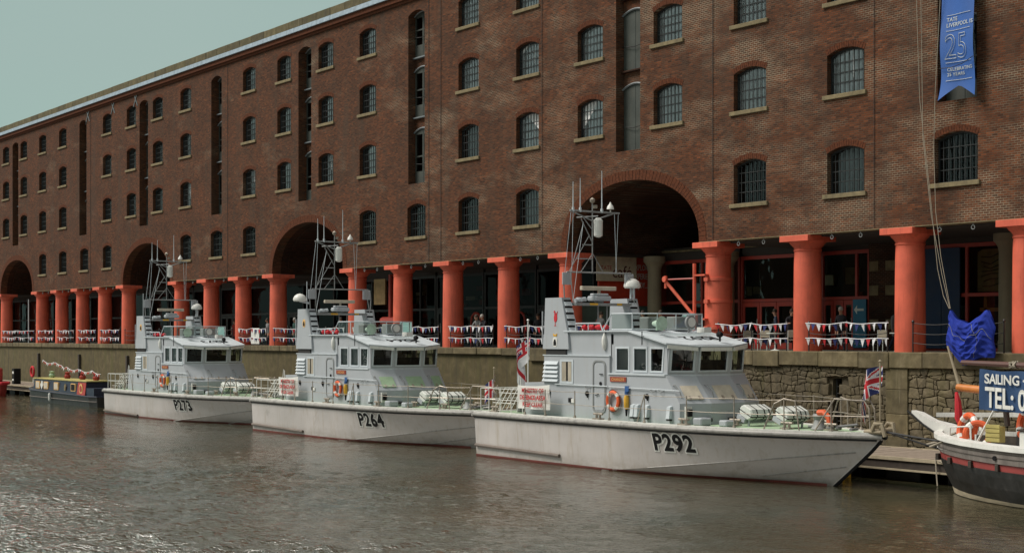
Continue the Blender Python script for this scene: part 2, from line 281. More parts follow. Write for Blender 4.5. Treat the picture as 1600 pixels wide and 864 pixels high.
# ---------------------------------------------------------------- object helpers
def tag(o, label=None, cat=None, group=None, kind=None):
    if label: o['label'] = label
    if cat: o['category'] = cat
    if group: o['group'] = group
    if kind: o['kind'] = kind
    return o
def empty(name, loc=(0, 0, 0), rz=0, parent=None):
    o = bpy.data.objects.new(name, None); col.objects.link(o); o.location = loc; o.rotation_euler = (0, 0, rz); o.empty_display_size = .2
    if parent: o.parent = parent
    return o
class MB:
    def __init__(s): s.v = []; s.f = []; s.m = []
    def add(s, vs, fs, mi=0):
        k = len(s.v); s.v += [tuple(v) for v in vs]; s.f += [tuple(i+k for i in f) for f in fs]; s.m += [mi]*len(fs); return s
    def box(s, a, b, mi=0):
        x0, y0, z0 = a; x1, y1, z1 = b
        return s.add([(x0, y0, z0), (x1, y0, z0), (x1, y1, z0), (x0, y1, z0), (x0, y0, z1), (x1, y0, z1), (x1, y1, z1), (x0, y1, z1)],
                     [(0, 3, 2, 1), (4, 5, 6, 7), (0, 1, 5, 4), (1, 2, 6, 5), (2, 3, 7, 6), (3, 0, 4, 7)], mi)
    def bbox(s, a, b, bv=.02, mi=0):
        """box with bevelled vertical/horizontal front edges (chamfered on all edges)"""
        bm = bmesh.new(); bmesh.ops.create_cube(bm, size=1)
        for v in bm.verts: v.co = Vector((a[i] + (v.co[i]+.5)*(b[i]-a[i]) for i in range(3)))
        bmesh.ops.bevel(bm, geom=list(bm.edges), offset=bv, segments=1, affect='EDGES')
        bm.verts.index_update(); s.add([v.co[:] for v in bm.verts], [[v.index for v in f.verts] for f in bm.faces], mi); bm.free(); return s
    def hexa(s, p, mi=0):
        """8 points: bottom 4 ccw, top 4 ccw"""
        return s.add(p, [(0, 3, 2, 1), (4, 5, 6, 7), (0, 1, 5, 4), (1, 2, 6, 5), (2, 3, 7, 6), (3, 0, 4, 7)], mi)
    def tube(s, pts, r, n=6, mi=0, cap=True, closed=False):
        pts = [Vector(p) for p in pts]; k = len(s.v); L = len(pts)
        rs = r if isinstance(r, (list, tuple)) else [r]*L
        up = None
        for i, p in enumerate(pts):
            if closed: d = pts[(i+1) % L]-pts[i-1]
            else: d = pts[min(i+1, L-1)]-pts[max(i-1, 0)]
            d.normalize()
            if up is None: up = Vector((0, 0, 1)) if abs(d.z) < .9 else Vector((1, 0, 0))
            a = d.cross(up); a.normalize(); b = a.cross(d); up = b
            for j in range(n):
                t = 2*PI*j/n; s.v.append(tuple(p + a*(rs[i]*math.cos(t)) + b*(rs[i]*math.sin(t))))
        rng = L if closed else L-1
        for i in range(rng):
            for j in range(n):
                a0 = k+i*n+j; a1 = k+i*n+(j+1) % n; b0 = k+((i+1) % L)*n+j; b1 = k+((i+1) % L)*n+(j+1) % n
                s.f.append((a0, a1, b1, b0)); s.m.append(mi)
        if cap and not closed:
            s.f.append(tuple(k+j for j in range(n))[::-1]); s.m.append(mi)
            s.f.append(tuple(k+(L-1)*n+j for j in range(n))); s.m.append(mi)
        return s
    def lathe(s, prof, n=24, c=(0, 0, 0), mi=0, axis='Z'):
        k = len(s.v)
        for (r, z) in prof:
            for j in range(n):
                t = 2*PI*j/n; q = (r*math.cos(t), r*math.sin(t), z)
                if axis == 'X': q = (z, q[0], q[1])
                if axis == 'Y': q = (q[0], z, q[1])
                s.v.append((q[0]+c[0], q[1]+c[1], q[2]+c[2]))
        for i in range(len(prof)-1):
            for j in range(n):
                s.f.append((k+i*n+j, k+i*n+(j+1) % n, k+(i+1)*n+(j+1) % n, k+(i+1)*n+j)); s.m.append(mi)
        s.f.append(tuple(k+j for j in range(n))[::-1]); s.m.append(mi)
        s.f.append(tuple(k+(len(prof)-1)*n+j for j in range(n))); s.m.append(mi)
        return s
    def prism(s, poly, a0, a1, plane='XZ', mi=0):
        """polygon in a plane extruded along the third axis"""
        def mk(p, a):
            return {'XZ': (p[0], a, p[1]), 'XY': (p[0], p[1], a), 'YZ': (a, p[0], p[1])}[plane]
        n = len(poly); vs = [mk(p, a0) for p in poly]+[mk(p, a1) for p in poly]
        fs = [tuple(range(n)), tuple(range(n, 2*n))[::-1]]+[(i, (i+1) % n, n+(i+1) % n, n+i) for i in range(n)]
        return s.add(vs, fs, mi)
    def ringpanel(s, outer, inner, t, mi=0):
        """window surround: outer / inner quads (3-D) with thickness t along normal"""
        o = [Vector(p) for p in outer]; i_ = [Vector(p) for p in inner]
        nrm = (o[1]-o[0]).cross(o[3]-o[0]).normalized()
        vs = o+i_+[p-nrm*t for p in o]+[p-nrm*t for p in i_]
        fs = []
        for k in range(4):
            q = (k+1) % 4
            fs += [(k, q, 4+q, 4+k), (8+q, 8+k, 12+k, 12+q), (4+k, 4+q, 12+q, 12+k), (q, k, 8+k, 8+q)]
        return s.add([tuple(v) for v in vs], fs, mi)
    def build(s, name, mats, parent=None, smooth=False, loc=None, fix=True):
        me = bpy.data.meshes.new(name); me.from_pydata(s.v, [], s.f)
        mats = mats if isinstance(mats, (list, tuple)) else [mats]
        for m in mats: me.materials.append(m)
        me.polygons.foreach_set('material_index', s.m)
        if fix:
            bm = bmesh.new(); bm.from_mesh(me); bmesh.ops.recalc_face_normals(bm, faces=bm.faces); bm.to_mesh(me); bm.free()
        if smooth:
            me.polygons.foreach_set('use_smooth', [True]*len(me.polygons))
            try: me.set_sharp_from_angle(angle=R(35))
            except Exception: pass
        me.update()
        o = bpy.data.objects.new(name, me); col.objects.link(o)
        if parent: o.parent = parent
        if loc: o.location = loc
        return o
def link(name, me, parent=None, loc=(0, 0, 0), rz=0):
    o = bpy.data.objects.new(name, me); col.objects.link(o); o.location = loc; o.rotation_euler = (0, 0, rz)
    if parent: o.parent = parent
    return o
def kids(o): return [c for c in list(bpy.data.objects) if c.parent == o]
def fill2d(outer, holes, thick):
    """2-D outline with holes -> mesh data (z = +-thick/2)"""
    cu = bpy.data.curves.new('outline', 'CURVE'); cu.dimensions = '2D'; cu.fill_mode = 'BOTH'; cu.extrude = thick/2
    for pl in [outer]+holes:
        sp = cu.splines.new('POLY'); sp.points.add(len(pl)-1); sp.use_cyclic_u = True
        for i, p in enumerate(pl): sp.points[i].co = (p[0], p[1], 0, 1)
    o = bpy.data.objects.new('outline', cu); col.objects.link(o)
    dg = bpy.context.evaluated_depsgraph_get(); me = bpy.data.meshes.new_from_object(o.evaluated_get(dg))
    vs = [tuple(v.co) for v in me.vertices]; fs = [tuple(p.vertices) for p in me.polygons]
    bpy.data.objects.remove(o); bpy.data.curves.remove(cu); bpy.data.meshes.remove(me)
    return vs, fs
_tc = {}
def text2d(body, size, offset=0, extrude=.002, align='LEFT', space=1.0):
    key = (body, size, offset, extrude, align, space)
    if key not in _tc:
        cu = bpy.data.curves.new('lettering', 'FONT'); cu.body = body; cu.size = size; cu.offset = offset; cu.extrude = extrude; cu.align_x = align; cu.space_character = space
        cu.resolution_u = 4
        o = bpy.data.objects.new('lettering', cu); col.objects.link(o)
        dg = bpy.context.evaluated_depsgraph_get(); me = bpy.data.meshes.new_from_object(o.evaluated_get(dg))
        _tc[key] = ([tuple(v.co) for v in me.vertices], [tuple(p.vertices) for p in me.polygons])
        bpy.data.objects.remove(o); bpy.data.curves.remove(cu); bpy.data.meshes.remove(me)
    return _tc[key]
def put_text(name, body, size, mat, parent, fn, offset=0, align='LEFT', space=1.0, extrude=.002, sx=1):
    vs, fs = text2d(body, size, offset, extrude, align, space)
    mb = MB(); mb.add([fn(v[0]*sx, v[1], v[2]) for v in vs], fs)
    return mb.build(name, mat, parent, fix=False)
def ground_dist(a, b): return math.hypot(a[0]-b[0], a[1]-b[1])
WZ = -4.32      # water level

# ================================================================ SETTING
def sheet(name, x0, x1, y0, y1, z, mat):
    o = MB().add([(x0, y0, z), (x1, y0, z), (x1, y1, z), (x0, y1, z)], [(0, 1, 2, 3)]).build(name, mat); return tag(o, kind='structure')
import numpy as np
def water_sheet():
    gx = np.concatenate([[-900, -400, -220, -160], np.arange(-150, 2, .2), [20, 100, 700]]); gy = np.concatenate([[-900, -300, -120, -60], np.arange(-46, -.9, .2), [1.2]])
    Xg, Yg = np.meshgrid(gx, gy); rs = np.random.RandomState(5); H = np.zeros_like(Xg)
    for i in range(38):
        lam = .6*(4.5**rs.rand()); th = R(250)+rs.randn()*.62; sl = .022*(1.0 if lam < 1.3 else .6); kk = 2*PI/lam
        H += sl/kk*np.sin(kk*(Xg*math.cos(th)+Yg*math.sin(th))+rs.rand()*6.28+.7*np.sin(Xg*.21*rs.rand()+Yg*.33*rs.rand()))
    gust = .55+.45*np.sin(Xg*.11+1.2*np.sin(Yg*.17)+.5)*np.sin(Yg*.23+.6*np.sin(Xg*.09)); gust = np.clip(gust+.15, .3, 1.2)*(.45+2.3*np.clip((-15-Yg)/17, 0, 1))
    fade = np.clip(np.minimum.reduce([(Xg+150)/6, (2-Xg)/6, (Yg+46)/3, (-1-Yg)/1.0]), 0, 1)
    Z = WZ+H*gust*fade; nx, ny = len(gx), len(gy)
    me = bpy.data.meshes.new('water'); me.vertices.add(nx*ny); me.vertices.foreach_set('co', np.stack([Xg, Yg, Z], -1).ravel())
    ii, jj = np.meshgrid(np.arange(nx-1), np.arange(ny-1)); a = (jj*nx+ii).ravel(); q = np.stack([a, a+1, a+nx+1, a+nx], -1).astype(np.int32)
    me.loops.add(q.size); me.loops.foreach_set('vertex_index', q.ravel()); me.polygons.add(len(q)); me.polygons.foreach_set('loop_start', np.arange(0, q.size, 4, dtype=np.int32)); me.polygons.foreach_set('use_smooth', [True]*len(q))
    me.update(calc_edges=True); me.validate(); me.materials.append(M['water']); o = bpy.data.objects.new('water', me); col.objects.link(o); return tag(o, kind='structure')
water_sheet()
sheet('ground', -900, 700, 1.0, 900, -.03, M['pave'])
# ================================================================ WAREHOUSE
WH = empty('brick_warehouse'); tag(WH, 'long five storey dark red brick dock warehouse with barred windows on red iron columns', 'warehouse')
XL, XR = -190.0, -18.0
Z0, ZT = 4.68, 19.58
T = .6
# windows (centre x of the opening) and which rows they have
ROWS = [(6.15, 1.82), (10.03, 1.77), (13.66, 1.65), (17.03, 1.57)]
winx = [(-26.6, 'ABCD'), (-32.0, 'ABC'), (-37.35, 'D'), (-42.69, 'ABCD'), (-48.05, 'ABCD'), (-53.3, 'ABC'), (-58.95, 'ABC'), (-64.1, 'ABCD'), (-69.5, 'ABCD'),
        (-74.8, 'D'), (-80.3, 'ABCD'), (-85.5, 'ABC'), (-91.2, 'ABC'), (-96.4, 'ABCD'), (-101.7, 'D'), (-107.1, 'ABCD'), (-112.4, 'ABC'), (-117.8, 'ABC'),
        (-123.1, 'ABCD'), (-128.5, 'D'), (-133.9, 'ABCD'), (-139.3, 'ABCD'), (-144.7, 'ABC'), (-150.1, 'ABC'), (-155.5, 'ABCD'), (-160.9, 'ABCD'), (-166.3, 'ABCD'), (-171.7, 'ABCD')]
slots = [-37.3, -56.1, -74.8, -88.3, -101.7, -115.2, -128.8, -147.2, -163.5]
arches = [-56.0, -88.1, -114.8, -147.0]
AW, AR = 4.8, 3.05
WW = 1.95
def segtop(x0, x1, z0, zt, sag, n=6):
    """opening outline with a segmental arch head: ccw"""
    pts = [(x0, z0), (x1, z0)]
    for i in range(n+1):
        t = i/n; x = x1+(x0-x1)*t; pts.append((x, zt-sag+sag*(1-(2*t-1)**2)))
    return pts
holes = []
for x, rows in winx:
    for ri, rc in enumerate('DCBA'):
        if rc in rows:
            z, h = ROWS[ri]; holes.append(segtop(x-WW/2, x+WW/2, z, z+h, .22))
SW = 1.76
for x in slots: holes.append(segtop(x-SW/2, x+SW/2, 9.1, 18.75, .25))
def arch_pts(cx, rx, rz, z0, n=28):
    return [(cx+rx*math.cos(PI*i/n), z0+rz*math.sin(PI*i/n)**.86) for i in range(n+1)]
outer = [(XL, ZT), (XL, Z0)]
for cx in sorted(arches): outer += [(p[0], p[1]) for p in reversed(arch_pts(cx, AW, AR, Z0))]
outer += [(XR, Z0), (XR, ZT)]
vs, fs = fill2d(outer, holes, T)
w = MB(); w.add([(v[0], v[2]+T/2, v[1]) for v in vs], fs); w.build('wall', M['brick'], WH)
# the body behind: end walls, roof, back
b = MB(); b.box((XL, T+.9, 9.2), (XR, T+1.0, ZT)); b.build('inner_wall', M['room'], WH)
b = MB(); b.box((XL, 14, 0), (XR, 14.4, ZT)); b.box((XL-.3, 0, 0), (XL, 14.4, ZT)); b.box((XR, 0, 0), (XR+.3, 14.4, ZT)); b.build('end_wall', M['brick'], WH)
b = MB(); b.box((XL, .2, ZT-.25), (XR, 14, ZT-.02)); b.build('roof', M['flash'], WH)
# floors inside (window rooms are dark and closed)
b = MB(); b.box((XL, T, 9.0), (XR, 14, 9.1)); b.build('floor_slab', M['room'], WH)
b = MB(); b.box((XL, T+.9, Z0+.02), (-62, T+1.0, 9.2)); 
for x0, x1 in ((-50, XR),): b.box((x0, T+.9, Z0+.02), (x1, T+1.0, 9.2))
# cornice, flashing, parapet
c = MB(); c.box((XL, -.1, 19.3), (XR, .003, 19.45)); c.box((XL, -.22, 19.45), (XR, .003, 19.74)); c.build('cornice', M['voussoir'], WH)
me_fl = None
x = XL
k = 0
proto = None
while x < XR-.1:
    L = 2.4
    if proto is None:
        proto = MB().hexa([(0, -.34, 19.742), (L-.02, -.34, 19.742), (L-.02, .5, 19.742), (0, .5, 19.742), (0, -.28, 20.04), (L-.02, -.28, 20.04), (L-.02, .5, 20.06), (0, .5, 20.06)]).build('flashing_sheet', M['flash'], WH, loc=(x, 0, 0))
        proto2 = MB().bbox((0, -.2, 20.062), (1.83, .5, 20.56), .02).build('parapet_stone', M['coping_roof'], WH, loc=(x, 0, 0))
    else: link('flashing_sheet', proto.data, WH, (x, 0, 0))
    x += L
x = XL+1.85
while x < XR-1.8:
    link('parapet_stone', proto2.data, WH, (x, 0, rnd.uniform(-.01, .01))); x += 1.85

# windows ------------------------------------------------------------
wm = []
for ri, (z, h) in enumerate(ROWS):
    sag = .22; ft = .05
    f = MB(); yb = .22
    o = segtop(-WW/2-.02, WW/2+.02, 0, h+.02, sag, 8); inn = segtop(-WW/2+.06, WW/2-.06, .06, h-.07, sag, 8)
    n = len(o)
    vs = [(p[0], yb, p[1]) for p in o]+[(p[0], yb, p[1]) for p in inn]+[(p[0], yb+.08, p[1]) for p in o]+[(p[0], yb+.08, p[1]) for p in inn]
    fs = []
    for i in range(n):
        j = (i+1) % n; fs += [(i, j, n+j, n+i), (n+i, n+j, 3*n+j, 3*n+i)]
    f.add(vs, fs)
    NB = 7
    for i in range(1, NB+1):
        xx = -WW/2+WW*i/(NB+1); t = (xx/(WW/2)); zt = h-.03-sag*(t*t)
        f.box((xx-.016, yb-.003, .03), (xx+.016, yb+.03, zt))
    for j in range(1, 4):
        zz = .05+(h-.2)*j/4+.03; f.box((-WW/2+.03, yb+.004, zz-.018), (WW/2-.03, yb+.026, zz+.018))
    wf = f.build('window', M['winbar'], None); bpy.data.objects.remove(wf) if False else None
    g = MB(); pg = segtop(-WW/2, WW/2, 0, h, sag, 8); g.add([(p[0], yb+.1, p[1]) for p in pg], [tuple(range(len(pg)))])
    go = g.build('pane', M['glass'], None, fix=False)
    s_ = MB().bbox((-WW/2-.2, -.09, -.17), (WW/2+.12, .3, 0.0), .012); so = s_.build('sill', M['sill'], None)
    # segmental brick arch over the opening
    a = MB(); nb = 17; rx = WW/2+.06
    for i in range(nb):
        t0 = -1+2*(i+.06)/nb; t1 = -1+2*(i+.94)/nb
        def pt(t, e): 
            zz = h-sag*(t*t); nx = 2*sag*t/(WW/2); L = math.hypot(nx, 1); return (t*WW/2+nx/L*e, zz+1/L*e)
        p = [pt(t0, .006), pt(t1, .006), pt(t1, .235), pt(t0, .235)]
        a.prism(p, -.012-.004*(i % 2), .02)
    ao = a.build('window_arch', M['voussoir'], None)
    bl = []
    for nm, x0 in (('blind', -WW/2), ('blind', -.35)):
        q = MB(); q.box((x0, .335, .02), (WW/2, .345, h-.02)); 
        q.box((.1, .324, .02), (.17, .334, h-.05), 1)
        bl.append(q.build(nm, [M['blind'], M['whiteframe']], None).data)
    q = MB(); q.box((-WW/2, .62, .02), (WW/2, .63, h-.02)); q.box((.1, .6, .02), (.17, .619, h-.05), 0); bl.append(q.build('blind', M['blind2'], None).data)
    q = MB(); q.add([(-WW/2-.05, .598, -.05), (WW/2+.05, .598, -.05), (WW/2+.05, .598, h+.05), (-WW/2-.05, .598, h+.05)], [(0, 1, 2, 3)])
    wm.append((wf.data, go.data, so.data, ao.data, bl, h))
for o in list(col.objects):
    if o.parent is None and o.name.split('.')[0] in ('window', 'pane', 'sill', 'window_arch', 'blind'): bpy.data.objects.remove(o)
rm = MB().add([(-WW/2-.1, .97, -.1), (WW/2+.1, .97, -.1), (WW/2+.1, .97, 2.0), (-WW/2-.1, .97, 2.0)], [(0, 1, 2, 3)])
nwin = 0
for x, rows in winx:
    for ri, rc in enumerate('DCBA'):
        if rc not in rows: continue
        z, h = ROWS[ri]; wd, gd, sd, ad, bl, _ = wm[ri]
        wo_ = link('window', wd, WH, (x, 0, z)); pane_ = link('pane', gd, wo_); link('sill', sd, wo_); link('window_arch', ad, wo_)
        k = rnd.random(); v = None; pn_ = bpy.data.objects[wo_.name].children if False else None
        if x > -45 and x > -40: v = None
        elif rc == 'D': v = 2 if (k < .25 and x > -80) else None
        elif x > -78: v = 0 if k < .75 else 2
        elif x > -112: v = 1
        else: v = 2 if k < .5 else None
        if (rc == 'A' and -54 < x < -42): v = None
        if rc in 'BC' and -60 < x < -42: v = 0
        if v is not None: link('blind', bl[v], wo_)
        if v in (0, 1): pane_.material_slots[0].link = 'OBJECT'; pane_.material_slots[0].material = M['glassb']; pane_.rotation_euler = (rnd.uniform(-.012, .012), 0, rnd.uniform(-.012, .012))
        nwin += 1

# loading doors in the tall recesses ----------------------------------
doorz = [(9.13, 12.2), (12.85, 15.62), (16.2, 18.72)]
for sx in slots:
    dp = .45 if sx > -80 else .56
    glazed = not (-57 < sx < -55)
    for zi, (z0, z1) in enumerate(doorz):
        d = MB()
        sag = .22
        for x0, x1 in ((-SW/2+.03, -.012), (.012, SW/2-.03)):
            pts = [(x0, z0+.02), (x1, z0+.02)]
            for i in range(5):
                xx = x1+(x0-x1)*i/4; pts.append((xx, z1-sag*(xx/(SW/2))**2))
            if glazed:
                d.prism([(x0, z0+.02), (x0+.08, z0+.02), (x0+.08, z1-.3), (x0, z1-.3)], dp, dp+.06); d.prism([(x1-.08, z0+.02), (x1, z0+.02), (x1, z1-.3), (x1-.08, z1-.3)], dp, dp+.06)
                d.prism([(x0, z0+.02), (x1, z0+.02), (x1, z0+.7), (x0, z0+.7)], dp+.005, dp+.05); d.prism([(x0, z1-.3), (x1, z1-.3)]+pts[2:], dp+.002, dp+.06)
                d.prism([(x0, z0+1.5), (x1, z0+1.5), (x1, z0+1.58), (x0, z0+1.58)], dp+.005, dp+.05)
            else: d.prism(pts, dp, dp+.06)
        dr = d.build('loading_door', M['door'], WH, loc=(sx, 0, 0))
        if glazed:
            MB().add([(-SW/2, dp+.07, z0), (SW/2, dp+.07, z0), (SW/2, dp+.07, z1), (-SW/2, dp+.07, z1)], [(0, 1, 2, 3)]).build('pane', M['glass'], dr, fix=False)
        l = MB(); pts = []
        for i in range(9): xx = -SW/2+SW*i/8; pts.append((xx, dp-.05, z1+.02-sag*(xx/(SW/2))**2))
        l.tube(pts, .05, 5); l.build('lintel', M['lintel'], dr)
        MB().tube([(-SW/2, dp-.06, z0+1.15), (0, dp-.12, z0+1.05), (SW/2, dp-.06, z0+1.15)], .02, 4).build('safety_chain', M['darkmetal'], dr)
        # brick spandrel below, and threshold
        zz0 = (doorz[zi-1][1]-.1) if zi else 9.0
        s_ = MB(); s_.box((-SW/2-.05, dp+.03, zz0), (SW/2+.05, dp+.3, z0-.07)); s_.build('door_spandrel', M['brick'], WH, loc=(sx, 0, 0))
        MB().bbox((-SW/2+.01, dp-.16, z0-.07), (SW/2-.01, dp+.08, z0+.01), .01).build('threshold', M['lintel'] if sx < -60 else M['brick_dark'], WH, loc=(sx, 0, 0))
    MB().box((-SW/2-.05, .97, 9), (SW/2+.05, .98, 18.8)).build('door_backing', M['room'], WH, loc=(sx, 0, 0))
# big arches: voussoir ring, deep soffit, passage -----------------------
for cx in arches:
    a = MB(); n = 64
    P0 = arch_pts(0, AW, AR, Z0, n); P1 = arch_pts(0, AW+.46, AR+.46, Z0, n)
    for i in range(n):
        f0, f1 = .05, .95
        def L(a_, b_, t): return (a_[0]+(b_[0]-a_[0])*t, a_[1]+(b_[1]-a_[1])*t)
        a.prism([L(P0[i], P0[i+1], f0), L(P0[i], P0[i+1], f1), L(P1[i], P1[i+1], f1), L(P1[i], P1[i+1], f0)], -.014-.004*(i % 2), .01)
    a.build('arch_ring', M['voussoir'], WH, loc=(cx, 0, 0))
    s_ = MB(); n = 28; P0 = arch_pts(0, AW+.015, AR+.015, Z0, n)
    vs = [(p[0], T-.02, p[1]) for p in P0]+[(p[0], T+.5, p[1]) for p in P0]; vs += [(p[0]*.97, T+.5, Z0+(p[1]-Z0)*.95) for p in P0]+[(p[0]*.97, 12.0, Z0+(p[1]-Z0)*.95) for p in P0]
    m_ = n+1; fs = []
    for q in (0, 1, 2):
        for i in range(n): fs.append((q*m_+i, q*m_+i+1, (q+1)*m_+i+1, (q+1)*m_+i))
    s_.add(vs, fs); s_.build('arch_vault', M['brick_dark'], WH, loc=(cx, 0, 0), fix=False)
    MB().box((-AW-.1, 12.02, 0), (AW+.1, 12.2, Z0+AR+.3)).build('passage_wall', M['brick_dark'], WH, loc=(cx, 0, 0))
# iron bottom girder & ceiling between arches
edges = [XL]
for cx in sorted(arches): edges += [cx-AW, cx+AW]
edges.append(XR)
for i in range(0, len(edges), 2):
    x0, x1 = edges[i]+.01, edges[i+1]-.01
    MB().box((x0, -.035, Z0-.035), (x1, T, Z0-.003)).build('bearing_plate', M['sill'], WH)
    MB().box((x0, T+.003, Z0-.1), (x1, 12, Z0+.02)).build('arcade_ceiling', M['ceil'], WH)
# rainwater pipes / joints
for px_ in (-37.95-3.25, -49.0-1.3, -62.9+.1, -72.2, -75.0+1.55, -100.3+.5, -126.9):
    MB().tube([(px_, -.03, Z0+.05), (px_, -.03, 19.3)], .013, 5).build('rain_pipe', M['darkmetal'], WH)
# tie plates (X shaped) near the top
def xplate(x, z):
    a = MB()
    for s in (1, -1): a.hexa([(-.42*s, -.06-.005*s, -.5), (-.36*s, -.06-.005*s, -.55), (.42*s, -.06-.005*s, .5), (.36*s, -.06-.005*s, .55), (-.42*s, -.01, -.5), (-.36*s, -.01, -.55), (.42*s, -.01, .5), (.36*s, -.01, .55)])
    a.build('tie_plate', M['lintel'], WH, loc=(x, 0, z))
for x in (-116.8, -121.7, -127.5): xplate(x, 18.98)

# columns ---------------------------------------------------------------
colx = [-45.35+5.33*3, -45.35+5.33*2, -45.35+5.33, -45.35]
k = 1
while -45.35-5.33*k > -188:
    if k not in (2, 8, 13, 19): colx.append(-45.35-5.33*k)
    k += 1
colx += [-45.35+5.33*4]
YC = .64
sh = MB(); sh.lathe([(.575, 0), (.58, .05), (.572, 1.2), (.562, 2.4), (.55, 3.5), (.535, 4.0), (.565, 4.03), (.565, 4.08), (.54, 4.1), (.56, 4.17), (.62, 4.24), (.7, 4.32), (.75, 4.4)], 36)
shaft = sh.build('column', M['column'], None, smooth=True)
ab = MB().bbox((-.8, -.8, 4.4), (.8, .8, 4.64), .01).build('abacus', M['column'], None)
shd, abd = shaft.data, ab.data; bpy.data.objects.remove(shaft); bpy.data.objects.remove(ab)
for x in colx:
    c_ = link('column', shd, WH, (x, YC, 0)); link('abacus', abd, c_)
# iron bands + red hoist crane on one column
xc = -45.35-5.33
b = MB()
for z in (.95, 2.1, 3.05):
    b.lathe([(.57, z-.07), (.63, z-.06), (.63, z+.06), (.57, z+.07)], 32, (xc, YC, 0))
    b.box((xc-.12, YC-.74, z-.08), (xc+.12, YC-.6, z+.08))
b.lathe([(.598, .96), (.598, 3.06)], 32, (xc, YC, 0))
b.build('column_band', M['column'], WH, smooth=True)
cr_ = empty('hoist_crane', (xc, 0, 0)); tag(cr_, 'small red iron jib crane strapped to a banded column beside the big arch', 'crane')
MB().tube([(-.72, -.1, .6), (-.72, -.1, 3.75)], .075, 8).build('post', M['column'], cr_)
MB().tube([(-.72, -.1, 1.45), (-2.15, -.5, 3.0)], .075, 8).build('strut', M['column'], cr_)
MB().tube([(-.72, -.1, 3.1), (-2.15, -.5, 3.08)], .04, 6).build('tie_rod', M['redframe'], cr_)
MB().tube([(-2.15, -.5, 2.7), (-2.15, -.5, 3.25)], .07, 8).lathe([(.13, -.04), (.13, .04)], 12, (-2.15, -.58, 3.1), axis='Y').build('pulley', M['column'], cr_)
MB().box((-.75, -.15, 3.2), (0, .1, 3.27)).box((-.75, -.15, 1.3), (0, .1, 1.37)).build('bracket', M['column'], cr_)

# inner columns, shopfronts ------------------------------------------------
YI = 5.2
ic = MB(); ic.lathe([(.38, 0), (.38, .4), (.36, .45), (.34, 3.9), (.37, 4.0), (.37, 4.05), (.45, 4.2), (.55, 4.3), (.55, 4.58)], 24)
ico = ic.build('inner_column', M['tan'], None, smooth=True); icd = ico.data; bpy.data.objects.remove(ico)
kk = 4
while -45.35+5.33*kk > -188:
    x = -45.35+5.33*kk
    if not (abs(x+88) < 2 or abs(x+114.3) < 2 or abs(x+146.5) < 2 or abs(x+38.8) < 1 or abs(x+45.35) < 1): link('inner_column', icd, WH, (x+.9, YI, 0))
    kk -= 1
    if x < -60: break
YS = 6.0
def bay_shop(x0, x1, door=True, split=.6, fm='redframe'):
    """red framed glazed shopfront between two x on the plane YS"""
    sf = empty('shopfront', ((x0+x1)/2, YS, 0), parent=WH); W_ = (x1-x0)/2; gm = 'shopglass' if fm == 'redframe' else 'shadeglass'
    f = MB()
    f.box((-W_, -.06, 4.2), (W_, .06, 4.36)); f.box((-W_, -.06, 2.2), (W_, .06, 2.34)); f.box((-W_, -.06, 0), (W_, .06, .12))
    xs = [-W_, -W_+split*2*W_, W_]
    for q in xs: f.box((q-.06, -.064, 0), (q+.06, .064, 4.36))
    f.build('shopfront_frame', M[fm], sf)
    f = MB(); f.box((-W_, -.02, 4.36), (W_, .02, Z0+.3)); f.build('fascia', M['ceil'], sf)
    for a_, b_ in zip(xs[:-1], xs[1:]):
        MB().add([(a_, .02, 2.3), (b_, .02, 2.3), (b_, .02, 4.25), (a_, .02, 4.25)], [(0, 1, 2, 3)]).build('pane', M[gm], sf, fix=False)
        MB().add([(a_, .02, .1), (b_, .02, .1), (b_, .02, 2.25), (a_, .02, 2.25)], [(0, 1, 2, 3)]).build('pane', M[gm], sf, fix=False)
    if door:
        w_ = (xs[1]-xs[0]-.3)/3
        for i in range(3):
            a_ = xs[0]+.12+i*(w_+.03); d = MB()
            d.box((a_, -.1, .02), (a_+.13, -.065, 2.18)); d.box((a_+w_-.13, -.1, .02), (a_+w_, -.065, 2.18)); d.box((a_+.13, -.098, 1.98), (a_+w_-.13, -.067, 2.18)); d.box((a_+.13, -.098, .02), (a_+w_-.13, -.067, .3))
            do = d.build('shop_door', M[fm], sf)
            MB().tube([(a_+w_-.07, -.16, .8), (a_+w_-.07, -.16, 1.4)], .018, 5).build('handle', M['silver'], do)
    return sf
bay_shop(-54.9, -49.9, True, .72); bay_shop(-49.7, -46.95, True, .74); bay_shop(-61.0, -55.1, False, .55)
bay_shop(-43.9, -40.0, False, .56); bay_shop(-39.8, -34, False, .5)
for i in range(12):
    x1 = -66.4-5.33*i
    bay_shop(x1-5.1, x1, i % 2 == 0, rnd.choice((.35, .5, .65)), 'darkmetal')  # dark frames and dark glass carry the shade of the left arcade
for i in range(12, 22):
    x1 = -66.4-5.33*i; bay_shop(x1-5.1, x1, False, .5, 'darkmetal')
# room behind the glass
b = MB(); b.box((XL, 9.6, 0), (XR, 9.7, Z0)); b.build('shop_back_wall', M['shopdark'], WH)
b = MB()
for i in range(60):
    x = rnd.uniform(-100, -36); z = rnd.uniform(.5, 3.6); b.box((x, 9.3+rnd.uniform(0, .2), z), (x+rnd.uniform(.3, 1.2), 9.55, z+rnd.uniform(.15, .8)), rnd.randrange(4))
b.build('shop_display', [M['signtan'], M['postergreen'], M['cl_red'], M['sill']], WH)
